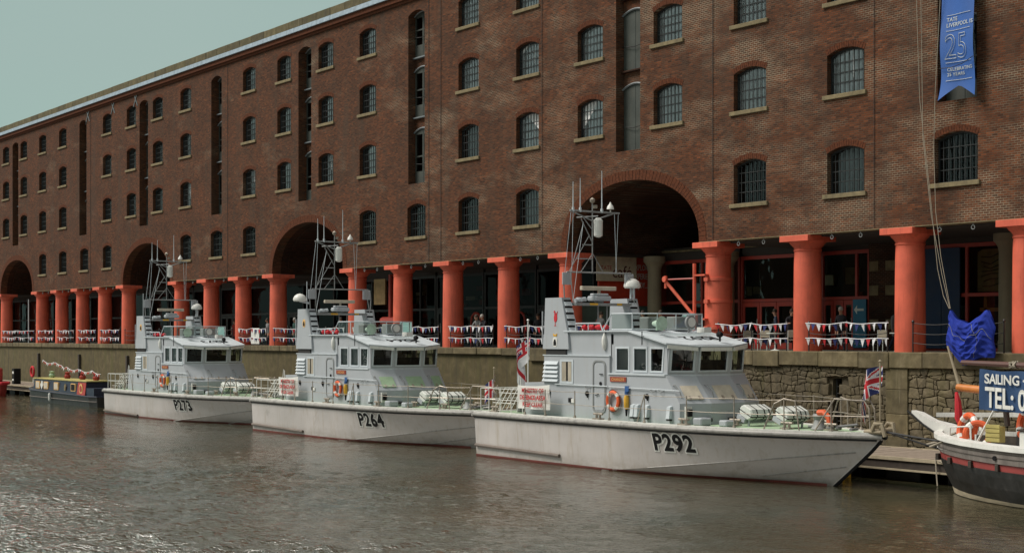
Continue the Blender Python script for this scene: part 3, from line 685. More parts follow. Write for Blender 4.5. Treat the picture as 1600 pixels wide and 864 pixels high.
# brick pier with pale quoins between the shopfronts, blue board with arrow
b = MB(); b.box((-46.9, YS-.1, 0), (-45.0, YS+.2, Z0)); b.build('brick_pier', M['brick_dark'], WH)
for z in (.9, 2.35, 3.4):
    for x, w_ in ((-46.85, .5), (-45.95, .62)): MB().bbox((x, YS-.135, z), (x+w_, YS-.09, z+.42), .01).build('quoin_stone', M['sill'], WH)
tb = MB().box((-47.75, YS-.18, .1), (-47.0, YS-.12, 2.2)).build('blue_board', M['tealdoor'], WH)
a = MB(); a.add([(-47.68, YS-.185, 1.75), (-47.5, YS-.185, 1.95), (-47.5, YS-.185, 1.8), (-47.12, YS-.185, 1.8), (-47.12, YS-.185, 1.7), (-47.5, YS-.185, 1.7), (-47.5, YS-.185, 1.55)], [(0, 1, 2, 3, 4, 5, 6)])
a.build('arrow_mark', M['silver'], tb)
MB().box((-43.85, YS-.2, .1), (-42.9, YS-.13, 4.2)).build('navy_board', M['navydoor'], WH)
MB().box((-42.88, YS-.19, .1), (-41.95, YS-.12, 4.2)).build('navy_board', M['navydoor'], WH)
# art panel behind the glass (plain stand-in)
ap = MB(); ap.prism([(-41.45, 2.4), (-39.7, 2.4), (-39.7, 3.75), (-39.85, 4.0), (-40.1, 4.1), (-41.2, 4.1), (-41.45, 4.0)], YS+.3, YS+.34); apo = ap.build('tan_panel', M['artpanel'], WH)
a = MB()
for i in range(7):
    z = 2.6+i*.2; a.tube([(-41.2+.08*math.sin(i*2), YS+.28, z), (-40.8, YS+.28, z+.12*math.sin(i)), (-40.3-.1*math.cos(i), YS+.28, z+.1)], .02, 4)
a.build('drawn_lines', M['artline'], apo)
MB().box((-41.3, YS+.5, .9), (-41.15, YS+.7, 2.2)).box((-40.3, YS+.5, .9), (-40.15, YS+.7, 2.2)).box((-41.5, YS+.5, 1.6), (-39.9, YS+.7, 1.75)).build('easel', M['varnish'], WH)
# café passage: side wall at x=-62 with red poster, hung board
pw = MB(); pw.box((-62.3, 1.6, 0), (-62.1, 7.6, 2.15)); pw.box((-62.3, 7.3, 0), (-62.1, 12, Z0)); pw.build('passage_side', M['postergreen'], WH)
po = MB().box((-62.12, 2.9, 2.15), (-62.0, 7.3, 4.6)).build('red_poster', M['postred'], WH)
for i, t_ in enumerate(('EXPLORE', 'EXPERIENCE', 'ENJOY...')):
    put_text('lettering', t_, .42, M['silver'], po, lambda x, y, z, i=i: (-61.99+z, 5.1+x*.62, 3.95-i*.45+y), sx=1)
bd = MB().box((-61.86, 2.62, 3.36), (-61.8, 5.15, 4.58)).build('hanging_board', M['signtan'], WH)
put_text('lettering', 'TATE', .3, M['redtext'], bd, lambda x, y, z: (-61.79+z, 2.85+x, 3.92+y))
put_text('lettering', 'café', .85, M['maroon'], bd, lambda x, y, z: (-61.79+z, 3.58+x*.95, 3.55+y))
for y in (2.9, 4.9): MB().tube([(-61.83, y, 4.58), (-61.83, y, 4.95)], .02, 4).build('hanger', M['darkmetal'], bd)
MB().tube([(-61.6, YS-.1, 4.83), (-48, YS-.1, 4.83)], .06, 6).build('ceiling_pipe', M['sill'], WH)
# red pipework inside the left arcade
MB().tube([(-83.6, 3.5, 4.4), (-83.6, 3.5, 1.6)], .16, 8).tube([(-84.6, 3.5, 1.55), (-82.9, 3.5, 1.55)], .25, 8).build('red_pipe', M['redframe'], WH)
MB().box((-86.6, 4, 2.6), (-85.2, 4.1, 4.2)).build('brown_board', M['artpanel'], WH)
for x, y in ((-71.2, 4.5), (-75.6, 4.5)):
    MB().tube([(x+.5*math.cos(t*PI/8), y, 1.45+.5*math.sin(t*PI/8)) for t in range(9)], .07, 6).tube([(x+.5, y, 0), (x+.5, y, 1.45)], .07, 6).tube([(x-.5, y, 0), (x-.5, y, 1.45)], .07, 6).build('red_door_arch', M['redframe'], WH)
# hooks under the girder
hk = MB().tube([(.0, .05, -.02), (.0, .05, -.1)], .02, 5).tube([(.075*math.cos(t*PI/6), .05, -.17+.075*math.sin(t*PI/6)) for t in range(12)], .016, 5, closed=True)
ho = hk.build('ring_hook', M['ship_d'], None); hd = ho.data; bpy.data.objects.remove(ho)
for i in range(len(colx)-1):
    x0 = colx[i]
    for d in (1.9, 3.4):
        if any(abs(x0+d-cx) < AW for cx in arches): continue
        link('ring_hook', hd, WH, (x0+d, 0, Z0-.03))
# dim interior lamps seen in the arches
for x, y, z in ((-92.0, 5, 6.4), (-57.0, 8, 2.6)):
    MB().lathe([(.02, .12), (.12, .05), (.14, -.06), (.04, -.14)], 12, (x, y, z)).build('arch_lamp', M['white'], WH)

# the rest of the closed dock: warehouses on the other sides (outside the frame), added to cut off the low sky light
for a_, b_ in (((30, -190, -6), (48, 14, 19.5)), ((-260, -210, -6), (48, -190, 19.5))):
    tag(MB().box(a_, b_).build('unseen_dock_side', M['brick']), kind='structure')
# ================================================================ QUAY
tag(MB().box((XL-400, 0.02, -.3), (XR+400, 14.5, 0)).build('pavement', M['pave']), kind='structure')
QW = empty('quay_wall'); tag(QW, 'weathered granite quay wall with big coping stones under the red columns', 'wall')
RX0, RX1 = -43.45, -42.95        # ladder recess
bk = MB(); bk.box((XL-400, .0, -7), (-62.05, .9, -.32)); bk.build('masonry', M['farwall'], QW)
bk = MB(); bk.box((-62.04, .1, -7), (RX0, .9, -.4)); bk.box((RX1, .1, -7), (60, .9, -.4)); bk.box((RX0, .55, -7), (RX1, .9, -.4)); bk.box((RX0, .1, -1.05), (RX1, .55, -.4)); bk.build('core', M['joint'], QW)
# coping stones
x = 20.0; i = 0; cps = []
while x > -182:
    L = rnd.uniform(1.4, 2.5); dz = rnd.uniform(-.05, .03) if x > -66 else 0
    dep = -.58 if x > -62 else -.34
    m_ = MB().bbox((-L+.015, -.16+rnd.uniform(-.015, .015), dep+dz), (0, 1.1, .004+rnd.uniform(-.004, .004)), .025)
    m_.build('coping_stone', M['quaycop'], QW, loc=(x, 0, 0)); x -= L; i += 1
# rubble: voronoi stones on the near stretch
def clip(poly, nx, nz_, d):
    out = []
    for i in range(len(poly)):
        a_, b_ = poly[i-1], poly[i]; da = a_[0]*nx+a_[1]*nz_-d; db = b_[0]*nx+b_[1]*nz_-d
        if (da <= 0) != (db <= 0):
            t = da/(da-db); out.append((a_[0]+(b_[0]-a_[0])*t, a_[1]+(b_[1]-a_[1])*t))
        if db <= 0: out.append(b_)
    return out
X0s, X1s, Zb, Ztp = -62.0, -24.0, -4.45, -.56
def wav(r, x): return .0 if r == 0 else .05*math.sin(x*1.7+r*2.3)+.035*math.sin(x*4.1+r*5.1)+.02*math.sin(x*9.3+r)
courses = [Ztp]
while courses[-1] > Zb: courses.append(courses[-1]-rnd.choice((.17, .22, .26, .3, .36)))
stones = []
for r in range(len(courses)-1):
    x = X0s; sl0 = 0
    while x < X1s:
        wd = rnd.choice((.16, .24, .32, .4, .5, .62))*rnd.uniform(.85, 1.15); xe = x+wd; sl1 = rnd.uniform(-.06, .06); g = .008
        zt0, zt1 = courses[r]+wav(r, x)-g, courses[r]+wav(r, xe)-g; zb0, zb1 = courses[r+1]+wav(r+1, x)+g, courses[r+1]+wav(r+1, xe)+g; zmt = courses[r]+wav(r, (x+xe)/2)-g; zmb = courses[r+1]+wav(r+1, (x+xe)/2)+g
        c_ = min(.05, wd*.2)*rnd.uniform(.2, 1); xl0, xl1, xr0, xr1 = x+g-sl0, x+g+sl0, xe-g-sl1, xe-g+sl1
        full = [(xl0, zb0+c_), (xl0+c_, zb0), ((x+xe)/2, zmb), (xr0-c_, zb1), (xr0, zb1+c_), (xr1, zt1-c_), (xr1-c_, zt1), ((x+xe)/2, zmt), (xl1+c_, zt0), (xl1, zt0-c_)]
        if zt0-zb0 > .24 and rnd.random() < .35 and wd < .55:   # two smaller stones instead of one
            k_ = rnd.uniform(.4, .6); zl, zr = zb0+(zt0-zb0)*k_, zb1+(zt1-zb1)*(k_+rnd.uniform(-.1, .1))
            polys = [[(xl0, zb0), ((x+xe)/2, zmb), (xr0, zb1), ((xr0+xr1)/2, zr-g), ((xl0+xl1)/2, zl-g)], [((xl0+xl1)/2, zl+g), ((xr0+xr1)/2, zr+g), (xr1, zt1), ((x+xe)/2, zmt), (xl1, zt0)]]
        else: polys = [full]
        for poly in polys:
            cx_ = sum(p[0] for p in poly)/len(poly); cz_ = sum(p[1] for p in poly)/len(poly)
            if not (RX0-.12 < cx_ < RX1+.12 and cz_ < -1.05): stones.append((cx_, cz_, poly))
        x = xe; sl0 = sl1
def stone_mesh(mb, cx_, cz_, poly, ox=0):
    pr = rnd.uniform(-.03, .03); n = len(poly); k = .93
    def q(p, s, y): return (cx_+(p[0]-cx_)*s-ox, y, cz_+(p[1]-cz_)*s)
    vs = [q(p, 1, .12) for p in poly]+[q(p, .985, pr+.02-.0) for p in poly]+[q(p, k, -pr*0-.02-.03*rnd.random()+.01) for p in poly]+[q((cx_, cz_), 1, -.045)]
    fs = [(i_, (i_+1) % n, n+(i_+1) % n, n+i_) for i_ in range(n)]+[(n+i_, n+(i_+1) % n, 2*n+(i_+1) % n, 2*n+i_) for i_ in range(n)]+[(2*n+i_, 2*n+(i_+1) % n, 3*n) for i_ in range(n)]
    mb.add(vs, fs)
def vis_key(s): return s[0]
near = sorted([s for s in stones if -43.6 < s[0] < -31.5], key=lambda s: -s[0])
near = [s for s in near if not (s[1] < -3.7)][:290]
ns = set(id(s) for s in near)
for s in near:
    mb = MB(); stone_mesh(mb, *s, ox=s[0]); mb.build('stone', M['rubble'], QW, loc=(s[0], 0, 0))
mb = MB()
for s in stones:
    if id(s) not in ns: stone_mesh(mb, *s)
tag(mb.build('rubble_stones', M['rubble'], QW), kind='stuff')
# smoother pale pilaster strips worn by fenders
for x0, x1 in ((-40.6, -39.5),):
    z = -.6; 
    while z > -4.3:
        h = rnd.uniform(.8, 1.3); MB().bbox((x0+rnd.uniform(0, .04), -.085, z-h+.012), (x1-rnd.uniform(0, .04), .1, z), .015).build('dressed_stone', M['quaycop'], QW); z -= h
# ladder in recess
ld = MB(); ld.tube([(RX0+.08, .25, -.9), (RX0+.08, .25, -4.6)], .03, 5); ld.tube([(RX1-.08, .25, -.9), (RX1-.08, .25, -4.6)], .03, 5)
for i in range(13): ld.tube([(RX0+.08, .25, -1.1-i*.27), (RX1-.08, .25, -1.1-i*.27)], .018, 4)
tag(ld.build('iron_ladder', M['darkmetal']), 'rusty iron ladder in a narrow slot in the quay wall', 'ladder')
# timber fender posts on the far wall
fp = MB().bbox((-.14, -.2, -4.6), (.14, 0, -.9), .02); fpo = None
for i, (x, lab) in enumerate(((-140.1, 'leftmost dark timber fender post on the quay wall above the narrowboat'), (-129.4, 'dark timber fender post on the quay wall, halfway along the narrowboat'), (-118.4, 'dark timber fender post on the quay wall near the stern of P273'))):
    o = fp.build('fender_post', M['darkwood'], loc=(x, 0, 0)) if fpo is None else link('fender_post', fpo.data, None, (x, 0, 0)); fpo = fpo or o
    tag(o, lab, 'fender post', 'timber fender posts on the quay wall')

# railings & bunting between columns -----------------------------------------
allc = sorted(colx)
pen = []
for mi_ in ('flagred', 'flagwhite', 'flagblue'):
    o = MB().add([(-.105, 0, 0), (.105, 0, 0), (0, .02, -.3)], [(0, 1, 2)]).build('pennant', M[mi_], None, fix=False); pen.append(o.data); bpy.data.objects.remove(o)
for i in range(len(allc)-1):
    x0, x1 = allc[i]+.5, allc[i+1]-.5
    if x1 < -152: continue
    side = f'{len(allc)-1-i}'
    xm = (x0+x1)/2
    from_right = len([1 for q in range(i+1, len(allc)-1)])
    where = {True: 'near'}.get(True)
    rl = empty('railing', (xm, -.02+.1, 0)); hw = (x1-x0)/2
    desc = ORDS = None
    n = 3 if x1-x0 < 6 else 5
    for k in range(n):
        xx = -hw+.12+(2*hw-.24)*k/(n-1); MB().tube([(xx, 0, 0), (xx, 0, 1.12)], .028, 6).lathe([(.05, 1.1), (.055, 1.15), (.02, 1.2)], 8, (xx, 0, 0)).build('post', M['darkmetal'], rl)
    for z in (.35, .72, 1.08):
        pts = []
        for k in range(n-1):
            xa = -hw+.12+(2*hw-.24)*k/(n-1); xb = -hw+.12+(2*hw-.24)*(k+1)/(n-1)
            for t in range(6): pts.append((xa+(xb-xa)*t/6, 0, z-.07*math.sin(PI*t/6)))
        pts.append((hw-.12, 0, z)); MB().tube(pts, .014, 4).build('chain', M['darkmetal'], rl)
    rl['_x'] = xm
    tag(rl, 'x', 'railing', 'black chain railings between the red columns')
    nobunt = -41.0 < xm < -35.5 or xm > -35 or -117 < xm < -112 or -108 < xm < -97
    if not nobunt:
        for zi, z in enumerate((1.12, .52)):
            bn = empty('bunting', (xm, -.05+.06, z)); m_ = int((x1-x0)/.28); sag = rnd.uniform(.02, .06)
            def zz(t): return -sag*math.sin(PI*((t*2) % 1)) + .015*math.sin(t*17)
            MB().tube([(-hw+2*hw*k/24, 0, zz(k/24)) for k in range(25)], .018, 4).build('cord', M['flagwhite'], bn)
            for k in range(m_):
                t = (k+.5)/m_; o = link('pennant', pen[[1, 0, 1, 2, 1, 0, 1, 2][(k+i) % 8]], bn, (-hw+2*hw*t, 0, zz(t)-.01), 0); o.rotation_euler = (rnd.uniform(-.3, .3), rnd.uniform(-.15, .15), rnd.uniform(-.5, .5))
            bn['_x'] = xm; tag(bn, 'x', 'bunting', 'red white and blue bunting on the quay railings'); bn['_z'] = zi
# labels for the repeats by where they stand
def pos_name(x):
    bays = [(-37.35, 'right bay, behind the blue tarpaulin'), (-42.7, 'bay where a man in black stands'), (-48.0, 'café bay right of the banded column'), (-56.0, 'wide arch behind P292'),
            (-63.5, 'bay just left of the P292 funnel'), (-68.8, 'bay where a couple leans over the quay'), (-74.1, 'bay above the bow of P264'), (-79.5, 'bay behind the P264 wheelhouse'), (-88.1, 'wide arch behind the P264 mast'),
            (-95.5, 'bay with the white sign board'), (-100.8, 'bay over the bow of P273'), (-106.1, 'bay behind the P273 wheelhouse'), (-114.8, 'wide arch behind the P273 mast'), (-122.2, 'bay just left of the P273 funnel'),
            (-127.5, 'second bay left of the P273 funnel'), (-132.8, 'third bay left of the P273 funnel'), (-138.2, 'fourth bay left of the P273 funnel'), (-147, 'leftmost wide arch')]
    return min(bays, key=lambda b: abs(b[0]-x))[1]
for o in list(col.objects):
    if '_x' in o:
        x = o['_x']; p = pos_name(x)
        if x > -34.5: p = 'bay beyond the rightmost column' if x < -29 else 'last bay past the right edge'
        if o['category'] == 'railing': o['label'] = 'black chain railing in the '+p
        else: o['label'] = ('upper' if o['_z'] == 0 else 'lower')+' string of bunting in the '+p; del o['_z']
        del o['_x']
# ================================================================ PATROL BOATS
BL = 20.0; DH = 1.84
def deck_hb(x):
    if x <= 10: return 2.42+.14*min(1, x/4)
    t = (x-10)/(BL-10); return max(.03, 2.56*(1-t**2.35))
def deck_z(x): return DH + .0*x
LV = [ # level: (z at stern, stem x, stem z, rise start, rise power, max half-breadth, taper start, taper power)
    (DH-.2, 19.95, DH-.2, 0, 1, 2.56, 10.0, 2.35), (-.02, 19.5, 1.23, 8.6, 1.05, 2.44, 8.0, 1.9), (-.3, 18.85, .72, 11.5, 1.1, 2.2, 6.0, 1.8), (-.75, 16.9, -.75, 0, 1, 1.7, 4.0, 1.7)]
def lev_pt(k, x):
    z0, xs, zs, rs, rp, hb, ts, tp = LV[k]
    z = z0 if x <= rs else z0+(zs-z0)*((x-rs)/(xs-rs))**rp
    h = hb if x <= ts else hb*max(0, 1-((x-ts)/(xs-ts))**tp)
    if k == 0: h = min(h, 2.42+.14*min(1, x/4))
    else: h -= .05*(1-min(1, x/4))
    return max(h, .02), z
def SECF(x): return [lev_pt(k, min(x, LV[k][1])) for k in range(4)]
def stem_x(z):
    P_ = [(l[1], l[2]) for l in LV]
    for (x1, z1), (x2, z2) in zip(P_[:-1], P_[1:]):
        if z2 <= z <= z1+1e-6: return x2+(x1-x2)*(z-z2)/(z1-z2)
    return P_[0][0]
def hull_y(x, z):
    s = SECF(x)
    for (a, b) in zip(s[:-1], s[1:]):
        if b[1] <= z <= a[1]+1e-6:
            t = (a[1]-z)/(a[1]-b[1]+1e-9); return a[0]+(b[0]-a[0])*t-(.05*math.sin(PI*t)*min(1, max(0, (x-9)/6)) if a is s[0] else 0)
    return s[0][0]
def build_hull(root, txt, sink=0):
    mb = MB(); rows = []; NS = 44
    for i in range(NS+1):
        u = 1-(1-i/NS)**1.35; row = []
        lp = [(u*LV[k][1],)+lev_pt(k, u*LV[k][1]) for k in range(4)]
        for k in range(3):
            m = (4, 3, 3)[k]
            for q in range(m):
                t = q/m; p = [lp[k][c]+(lp[k+1][c]-lp[k][c])*t for c in range(3)]
                if k == 0: p[1] -= .05*math.sin(PI*t)*min(1, max(0, (p[0]-9)/6))
                row.append(p)
        row.append(list(lp[3]))
        for p in row:
            if i == 0: p[0] = .12*(1.64-p[2])/1.64
            if i == NS: p[1] = .02
        rows.append(row)
    n = len(rows[0])
    for sgn in (-1, 1):
        k = len(mb.v)
        for r in rows:
            for p in r: mb.v.append((p[0], sgn*p[1], p[2]))
        for i in range(len(rows)-1):
            for j in range(n-1):
                mb.f.append((k+i*n+j, k+(i+1)*n+j, k+(i+1)*n+j+1, k+i*n+j+1)); mb.m.append(0)
    # transom
    r0 = rows[0]; k = len(mb.v)
    for p in r0: mb.v.append((p[0], -p[1], p[2]))
    for p in r0: mb.v.append((p[0], p[1], p[2]))
    for j in range(n-1): mb.f.append((k+j, k+j+1, k+n+j+1, k+n+j)); mb.m.append(0)
    # stem bar
    zs = [-.5, 0, .4, .8, 1.2, 1.64]
    for a_, b_ in zip(zs[:-1], zs[1:]):
        mb.hexa([(stem_x(a_)-.12, -.05, a_), (stem_x(a_)+.03, -.03, a_), (stem_x(a_)+.03, .03, a_), (stem_x(a_)-.12, .05, a_), (stem_x(b_)-.12, -.05, b_), (stem_x(b_)+.03, -.03, b_), (stem_x(b_)+.03, .03, b_), (stem_x(b_)-.12, .05, b_)])
    h = mb.build('hull', M['hull'], root, fix=True)
    h.data.polygons.foreach_set('use_smooth', [True]*len(h.data.polygons)); h.data.set_sharp_from_angle(angle=R(7))
    sr_ = MB()
    for k in (1, 2): sr_.tube([(x, -(lev_pt(k, x)[0]+.005), lev_pt(k, x)[1]) for x in [7+i*.5 for i in range(26)] if x < LV[k][1]-.05 and lev_pt(k, x)[1] > .2], .022, 5)
    sr_.build('spray_rail', M['rubrail'], root)
    MB().tube([(stem_x(z)+.0, 0, z) for z in (-.6, 0, .4, .8, 1.23, 1.6)], .06, 6).build('stem_guard', M['black'], root)
    # boot topping: thin skin just outside the hull
    mb = MB(); xs = [0+i*.5 for i in range(36)]+[17.75]
    for sgn in (-1, 1):
        k = len(mb.v)
        for x in xs:
            for z in (.08+sink, .03+sink, -.05):
                xx = min(x, stem_x(z)+.01); mb.v.append((xx if x > .1 else .1, sgn*(hull_y(min(x, stem_x(z)-.02), z)+.014), z))
        for i in range(len(xs)-1):
            for j in range(2): mb.f.append((k+i*3+j, k+i*3+3+j, k+i*3+4+j, k+i*3+j+1)); mb.m.append(0)
    mb.build('boot_stripe', M['boot'], root)
    # deck & gunwale & rubbing strake
    xs = [0, 1, 2, 4, 6, 8, 9, 10, 11, 12, 13, 14, 15, 16, 17, 18, 18.6, 19.1, 19.5, 19.8, 19.95]
    e = [(x, SECF(x)[0][0]) for x in xs]
    d = MB(); k = 0
    for x, h in e: d.v += [(x, -h+.05, DH-.03), (x, h-.05, DH-.03)]
    for i in range(len(e)-1): d.f.append((2*i, 2*i+2, 2*i+3, 2*i+1)); d.m.append(0)
    d.build('deck', M['deck'], root, fix=False)
    g = MB(); r = MB()
    for sgn in (-1, 1):
        prof = [(.045, DH-.05), (.045, DH), (-.30, DH), (-.30, DH-.06)]
        k = len(g.v)
        for x, h in e:
            for dy, z in prof: g.v.append((x, sgn*max(.0, h+dy), z+(.0)))
        for i in range(len(e)-1):
            for j in range(3): g.f.append((k+i*4+j, k+i*4+4+j, k+i*4+5+j, k+i*4+j+1)); g.m.append(0)
        prof = [(.0, DH-.05), (.09, DH-.055), (.12, DH-.1), (.12, DH-.15), (.08, DH-.2), (.0, DH-.22)]
        k = len(r.v)
        for x, h in e:
            for dy, z in prof: r.v.append((x + (.1 if x > 19.9 else 0), sgn*max(.0, h+dy), z))
        for i in range(len(e)-1):
            for j in range(5): r.f.append((k+i*6+j, k+i*6+6+j, k+i*6+7+j, k+i*6+j+1)); r.m.append(0)
        h0 = e[0][1]
    g.box((-.03, -e[0][1], DH-.05), (.3, e[0][1], DH)); r.box((-.1, -e[0][1]-.1, DH-.21), (.02, e[0][1]+.1, DH-.05))
    g.build('gunwale', M['gunwale'], root); r.build('rubbing_strake', M['rubrail'], root)
    bl = MB()
    for sgn in (-1, 1):
        bl.tube([(x, sgn*(SECF(x)[0][0]+.02), DH-.245) for x in xs[:-1]], .035, 5)
    bl.build('strake_underside', M['rubber'], root)
    # quarter fender low on the side
    f = MB(); f.tube([(.15, -(hull_y(.3, .42)+.05), .45), (6.05, -(hull_y(6, .42)+.05), .36)], .07, 8).build('quarter_fender', M['fenderb'], root)
    # number on both sides
    def fn(sgn, off):
        def q(x, y, z):
            xx = 11.5+x*1.04; zz = .92+y
            return (xx, sgn*(hull_y(xx, min(zz, 1.6))+off+z), zz)
        return q
    for sgn in (-1,):
        put_text('number_outline', txt, .82, M['white'], root, fn(sgn, .02), offset=.08, extrude=.003, space=1.12)
        put_text('hull_number', txt, .82, M['black'], root, fn(sgn, .034), offset=.026, extrude=.003, space=1.12)
    return h
def cap_tube(path, r=.022, n=6): return MB().tube(path, r, n)
def make_boat(X0, sink, txt, ship, crest, dome_left, label):
    root = empty('patrol_boat', (X0, -7.2, WZ-sink)); tag(root, label, 'patrol boat', 'grey patrol boats moored in line along the quay')
    build_hull(root, txt, sink)
    s = 1.9
    # ---- lower deckhouse --------------------------------------------------
    D0 = DH-.03
    lo = MB()
    lo.box((2.9, -s, D0), (4.2, s, 3.08))                                  # low aft box
    lo.hexa([(4.2, -s, D0), (8.35, -s, D0), (8.35, s, D0), (4.2, s, D0), (4.2, -s, 4.16), (8.35, -s, 4.16), (8.35, s, 4.16), (4.2, s, 4.16)])
    lo.build('lower_deckhouse', M['ship'], root)
    lg = MB(); lg.box((4.15, -s-.03, 4.163), (8.38, -s+.1, 4.2)); lg.box((4.15, s-.1, 4.163), (8.38, s+.03, 4.2)); lg.build('ledge', M['ship_l'], root)
    # front body: plan octagon, vertical lower part + slanted upper part
    A = (11.57, s); Bp = (11.92, .8); A2 = (12.33, s); B2 = (12.77, .8)
    up = [(8.35, -s), A[:1]+(-s,), (Bp[0], -.8), (Bp[0], .8), (A[0], s), (8.35, s)]
    dn = [(8.35, -s), (A2[0], -s), (B2[0], -.8), (B2[0], .8), (A2[0], s), (8.35, s)]
    fb = MB(); n = 6
    vs = [(p[0], p[1], D0) for p in dn]+[(p[0], p[1], 2.55) for p in dn]+[(p[0], p[1], 3.53) for p in up]
    fs = []
    for q in (0, 1):
        for i in range(n): fs.append((q*n+i, q*n+(i+1) % n, (q+1)*n+(i+1) % n, (q+1)*n+i))
    fs.append(tuple(range(2*n, 3*n))); fb.add(vs, fs); fb.build('forward_deckhouse', M['ship'], root)
    sl = MB()
    sl.add([(8.3, -s-.04, 3.5), (11.55, -s-.04, 3.5), (Bp[0]+.02, -.82, 3.5), (Bp[0]+.02, .82, 3.5), (11.55, s+.04, 3.5), (8.3, s+.04, 3.5),
            (8.3, -s-.04, 3.56), (11.55, -s-.04, 3.56), (Bp[0]+.02, -.82, 3.56), (Bp[0]+.02, .82, 3.56), (11.55, s+.04, 3.56), (8.3, s+.04, 3.56)],
           [(0, 1, 2, 3, 4, 5), (6, 7, 8, 9, 10, 11)]+[(i, (i+1) % 6, 6+(i+1) % 6, 6+i) for i in range(6)])
    sl.build('window_ledge', M['ship_l'], root)
    # ---- wheelhouse ---------------------------------------------------------
    s2 = s-.08; ZB, ZR = 3.56, 4.62
    wh = MB()
    # aft solid part 5.75..8.5
    wh.box((5.6, -s2, 4.163), (8.4, s2, 5.08))
    wh.box((8.35, -s2, 3.56), (8.5, s2, 5.0))
    # side walls with three windows
    wx = [(8.68, 9.40), (9.70, 10.42), (10.66, 11.36)]
    for sgn in (-1, 1):
        y = sgn*s2; y2 = sgn*(s2-.06)
        zb, zt = 3.66, 4.48
        edges_ = [8.5, 9.55, 10.54, 11.57]
        for k in range(3):
            x0, x1 = edges_[k], edges_[k+1]; lean = .0
            o = [(x0, y, ZB), (x1, y, ZB), (x1+(-.0 if k < 2 else 0), y, ZR), (x0, y, ZR)]
            i_ = [(wx[k][0], y, zb), (wx[k][1]-(.08 if k == 2 else 0), y, zb), (wx[k][1]+(0.08 if k == 2 else 0)-.08*(k == 2), y, zt), (wx[k][0], y, zt)]
            if sgn > 0: o = [o[1], o[0], o[3], o[2]]; i_ = [i_[1], i_[0], i_[3], i_[2]]
            wh.ringpanel(o, i_, .06)
        # wedge above the windows up to the roof
        wh.prism([(8.4, ZR), (11.57, ZR), (9.44, 5.08), (8.4, 5.08)], y, y2)
    # front facets
    top = [(11.57, -s2), (11.92, -.8), (11.92, .8), (11.57, s2)]; rk = .12
    fr_in = []
    for k in range(3):
        a, b = top[k], top[k+1]
        o = [Vector((a[0], a[1], ZB)), Vector((b[0], b[1], ZB)), Vector((b[0]+rk, b[1], ZR)), Vector((a[0]+rk, a[1], ZR))]
        def bl_(u, v): return (o[0]*(1-u)+o[1]*u)*(1-v)+(o[3]*(1-u)+o[2]*u)*v
        ii = [bl_(.09, .1), bl_(.91, .1), bl_(.91, .84), bl_(.09, .84)]
        wh.ringpanel(o, ii, .06); fr_in.append(ii)
    wh.build('wheelhouse', M['ship'], root)
    # roof: flat part, sloping part with overhang
    ro = MB()
    ro.hexa([(5.5, -s-.02, 5.083), (9.44, -s-.02, 5.083), (9.44, s+.02, 5.083), (5.5, s+.02, 5.083), (5.5, -s-.02, 5.13), (9.44, -s-.02, 5.13), (9.44, s+.02, 5.13), (5.5, s+.02, 5.13)])
    fe = [(11.66, -s-.06), (12.14, -.8), (12.14, .8), (11.66, s+.06)]
    def rz_(x): return 5.13-(x-9.44)*(.47/2.3)
    rt = [(9.44, -s-.02, 5.13)]+[(p[0], p[1], rz_(p[0])) for p in fe]+[(9.44, s+.02, 5.13)]
    rb = [(p[0], p[1], p[2]-.05) for p in rt]
    ro.add(rt+rb, [(0, 1, 2, 3, 4, 5), (11, 10, 9, 8, 7, 6)]+[(i, 6+i, 6+(i+1) % 6, (i+1) % 6) for i in range(6)])
    ro.build('roof', M['ship_l'], root)
    vi = MB()
    for a, b in zip(fe[:-1], fe[1:]):
        u = Vector((b[0]-a[0], b[1]-a[1], 0)); u.normalize(); a_ = Vector((a[0], a[1], rz_(a[0])-.06))+u*.06; b_ = Vector((b[0], b[1], rz_(b[0])-.06))-u*.06
        nn = Vector((u.y, -u.x, 0))
        vi.hexa([a_-Vector((0, 0, .13))-nn*.03, b_-Vector((0, 0, .13))-nn*.03, b_-Vector((0, 0, .13))+nn*.03, a_-Vector((0, 0, .13))+nn*.03, a_-nn*.03, b_-nn*.03, b_+nn*.03, a_+nn*.03])
    vi.build('visor', M['white'], root)
    # glass + frames
    for sgn in (-1, 1):
        for k in range(3):
            x0, x1 = wx[k]; y = sgn*(s2-.03)
            fr = MB(); o = [(x0-.05, -.0, 3.61), (x1+.05-(.08 if k == 2 else 0), 0, 3.61), (x1+.05, 0, 4.53), (x0-.05, 0, 4.53)]; i_ = [(x0+.02, 0, 3.68), (x1-.02-(.08 if k == 2 else 0), 0, 3.68), (x1-.02, 0, 4.46), (x0+.02, 0, 4.46)]
            o = [(p[0], sgn*(s2+.02), p[2]) for p in o]; i_ = [(p[0], sgn*(s2+.02), p[2]) for p in i_]
            if sgn > 0: o = [o[1], o[0], o[3], o[2]]; i_ = [i_[1], i_[0], i_[3], i_[2]]
            fo_ = fr.ringpanel(o, i_, .03).build('window', M['ship_l'], root)
            MB().add([(x0, y, 3.66), (x1, y, 3.66), (x1, y, 4.48), (x0, y, 4.48)], [(0, 1, 2, 3)]).build('pane', M['boatglass'], fo_, fix=False)
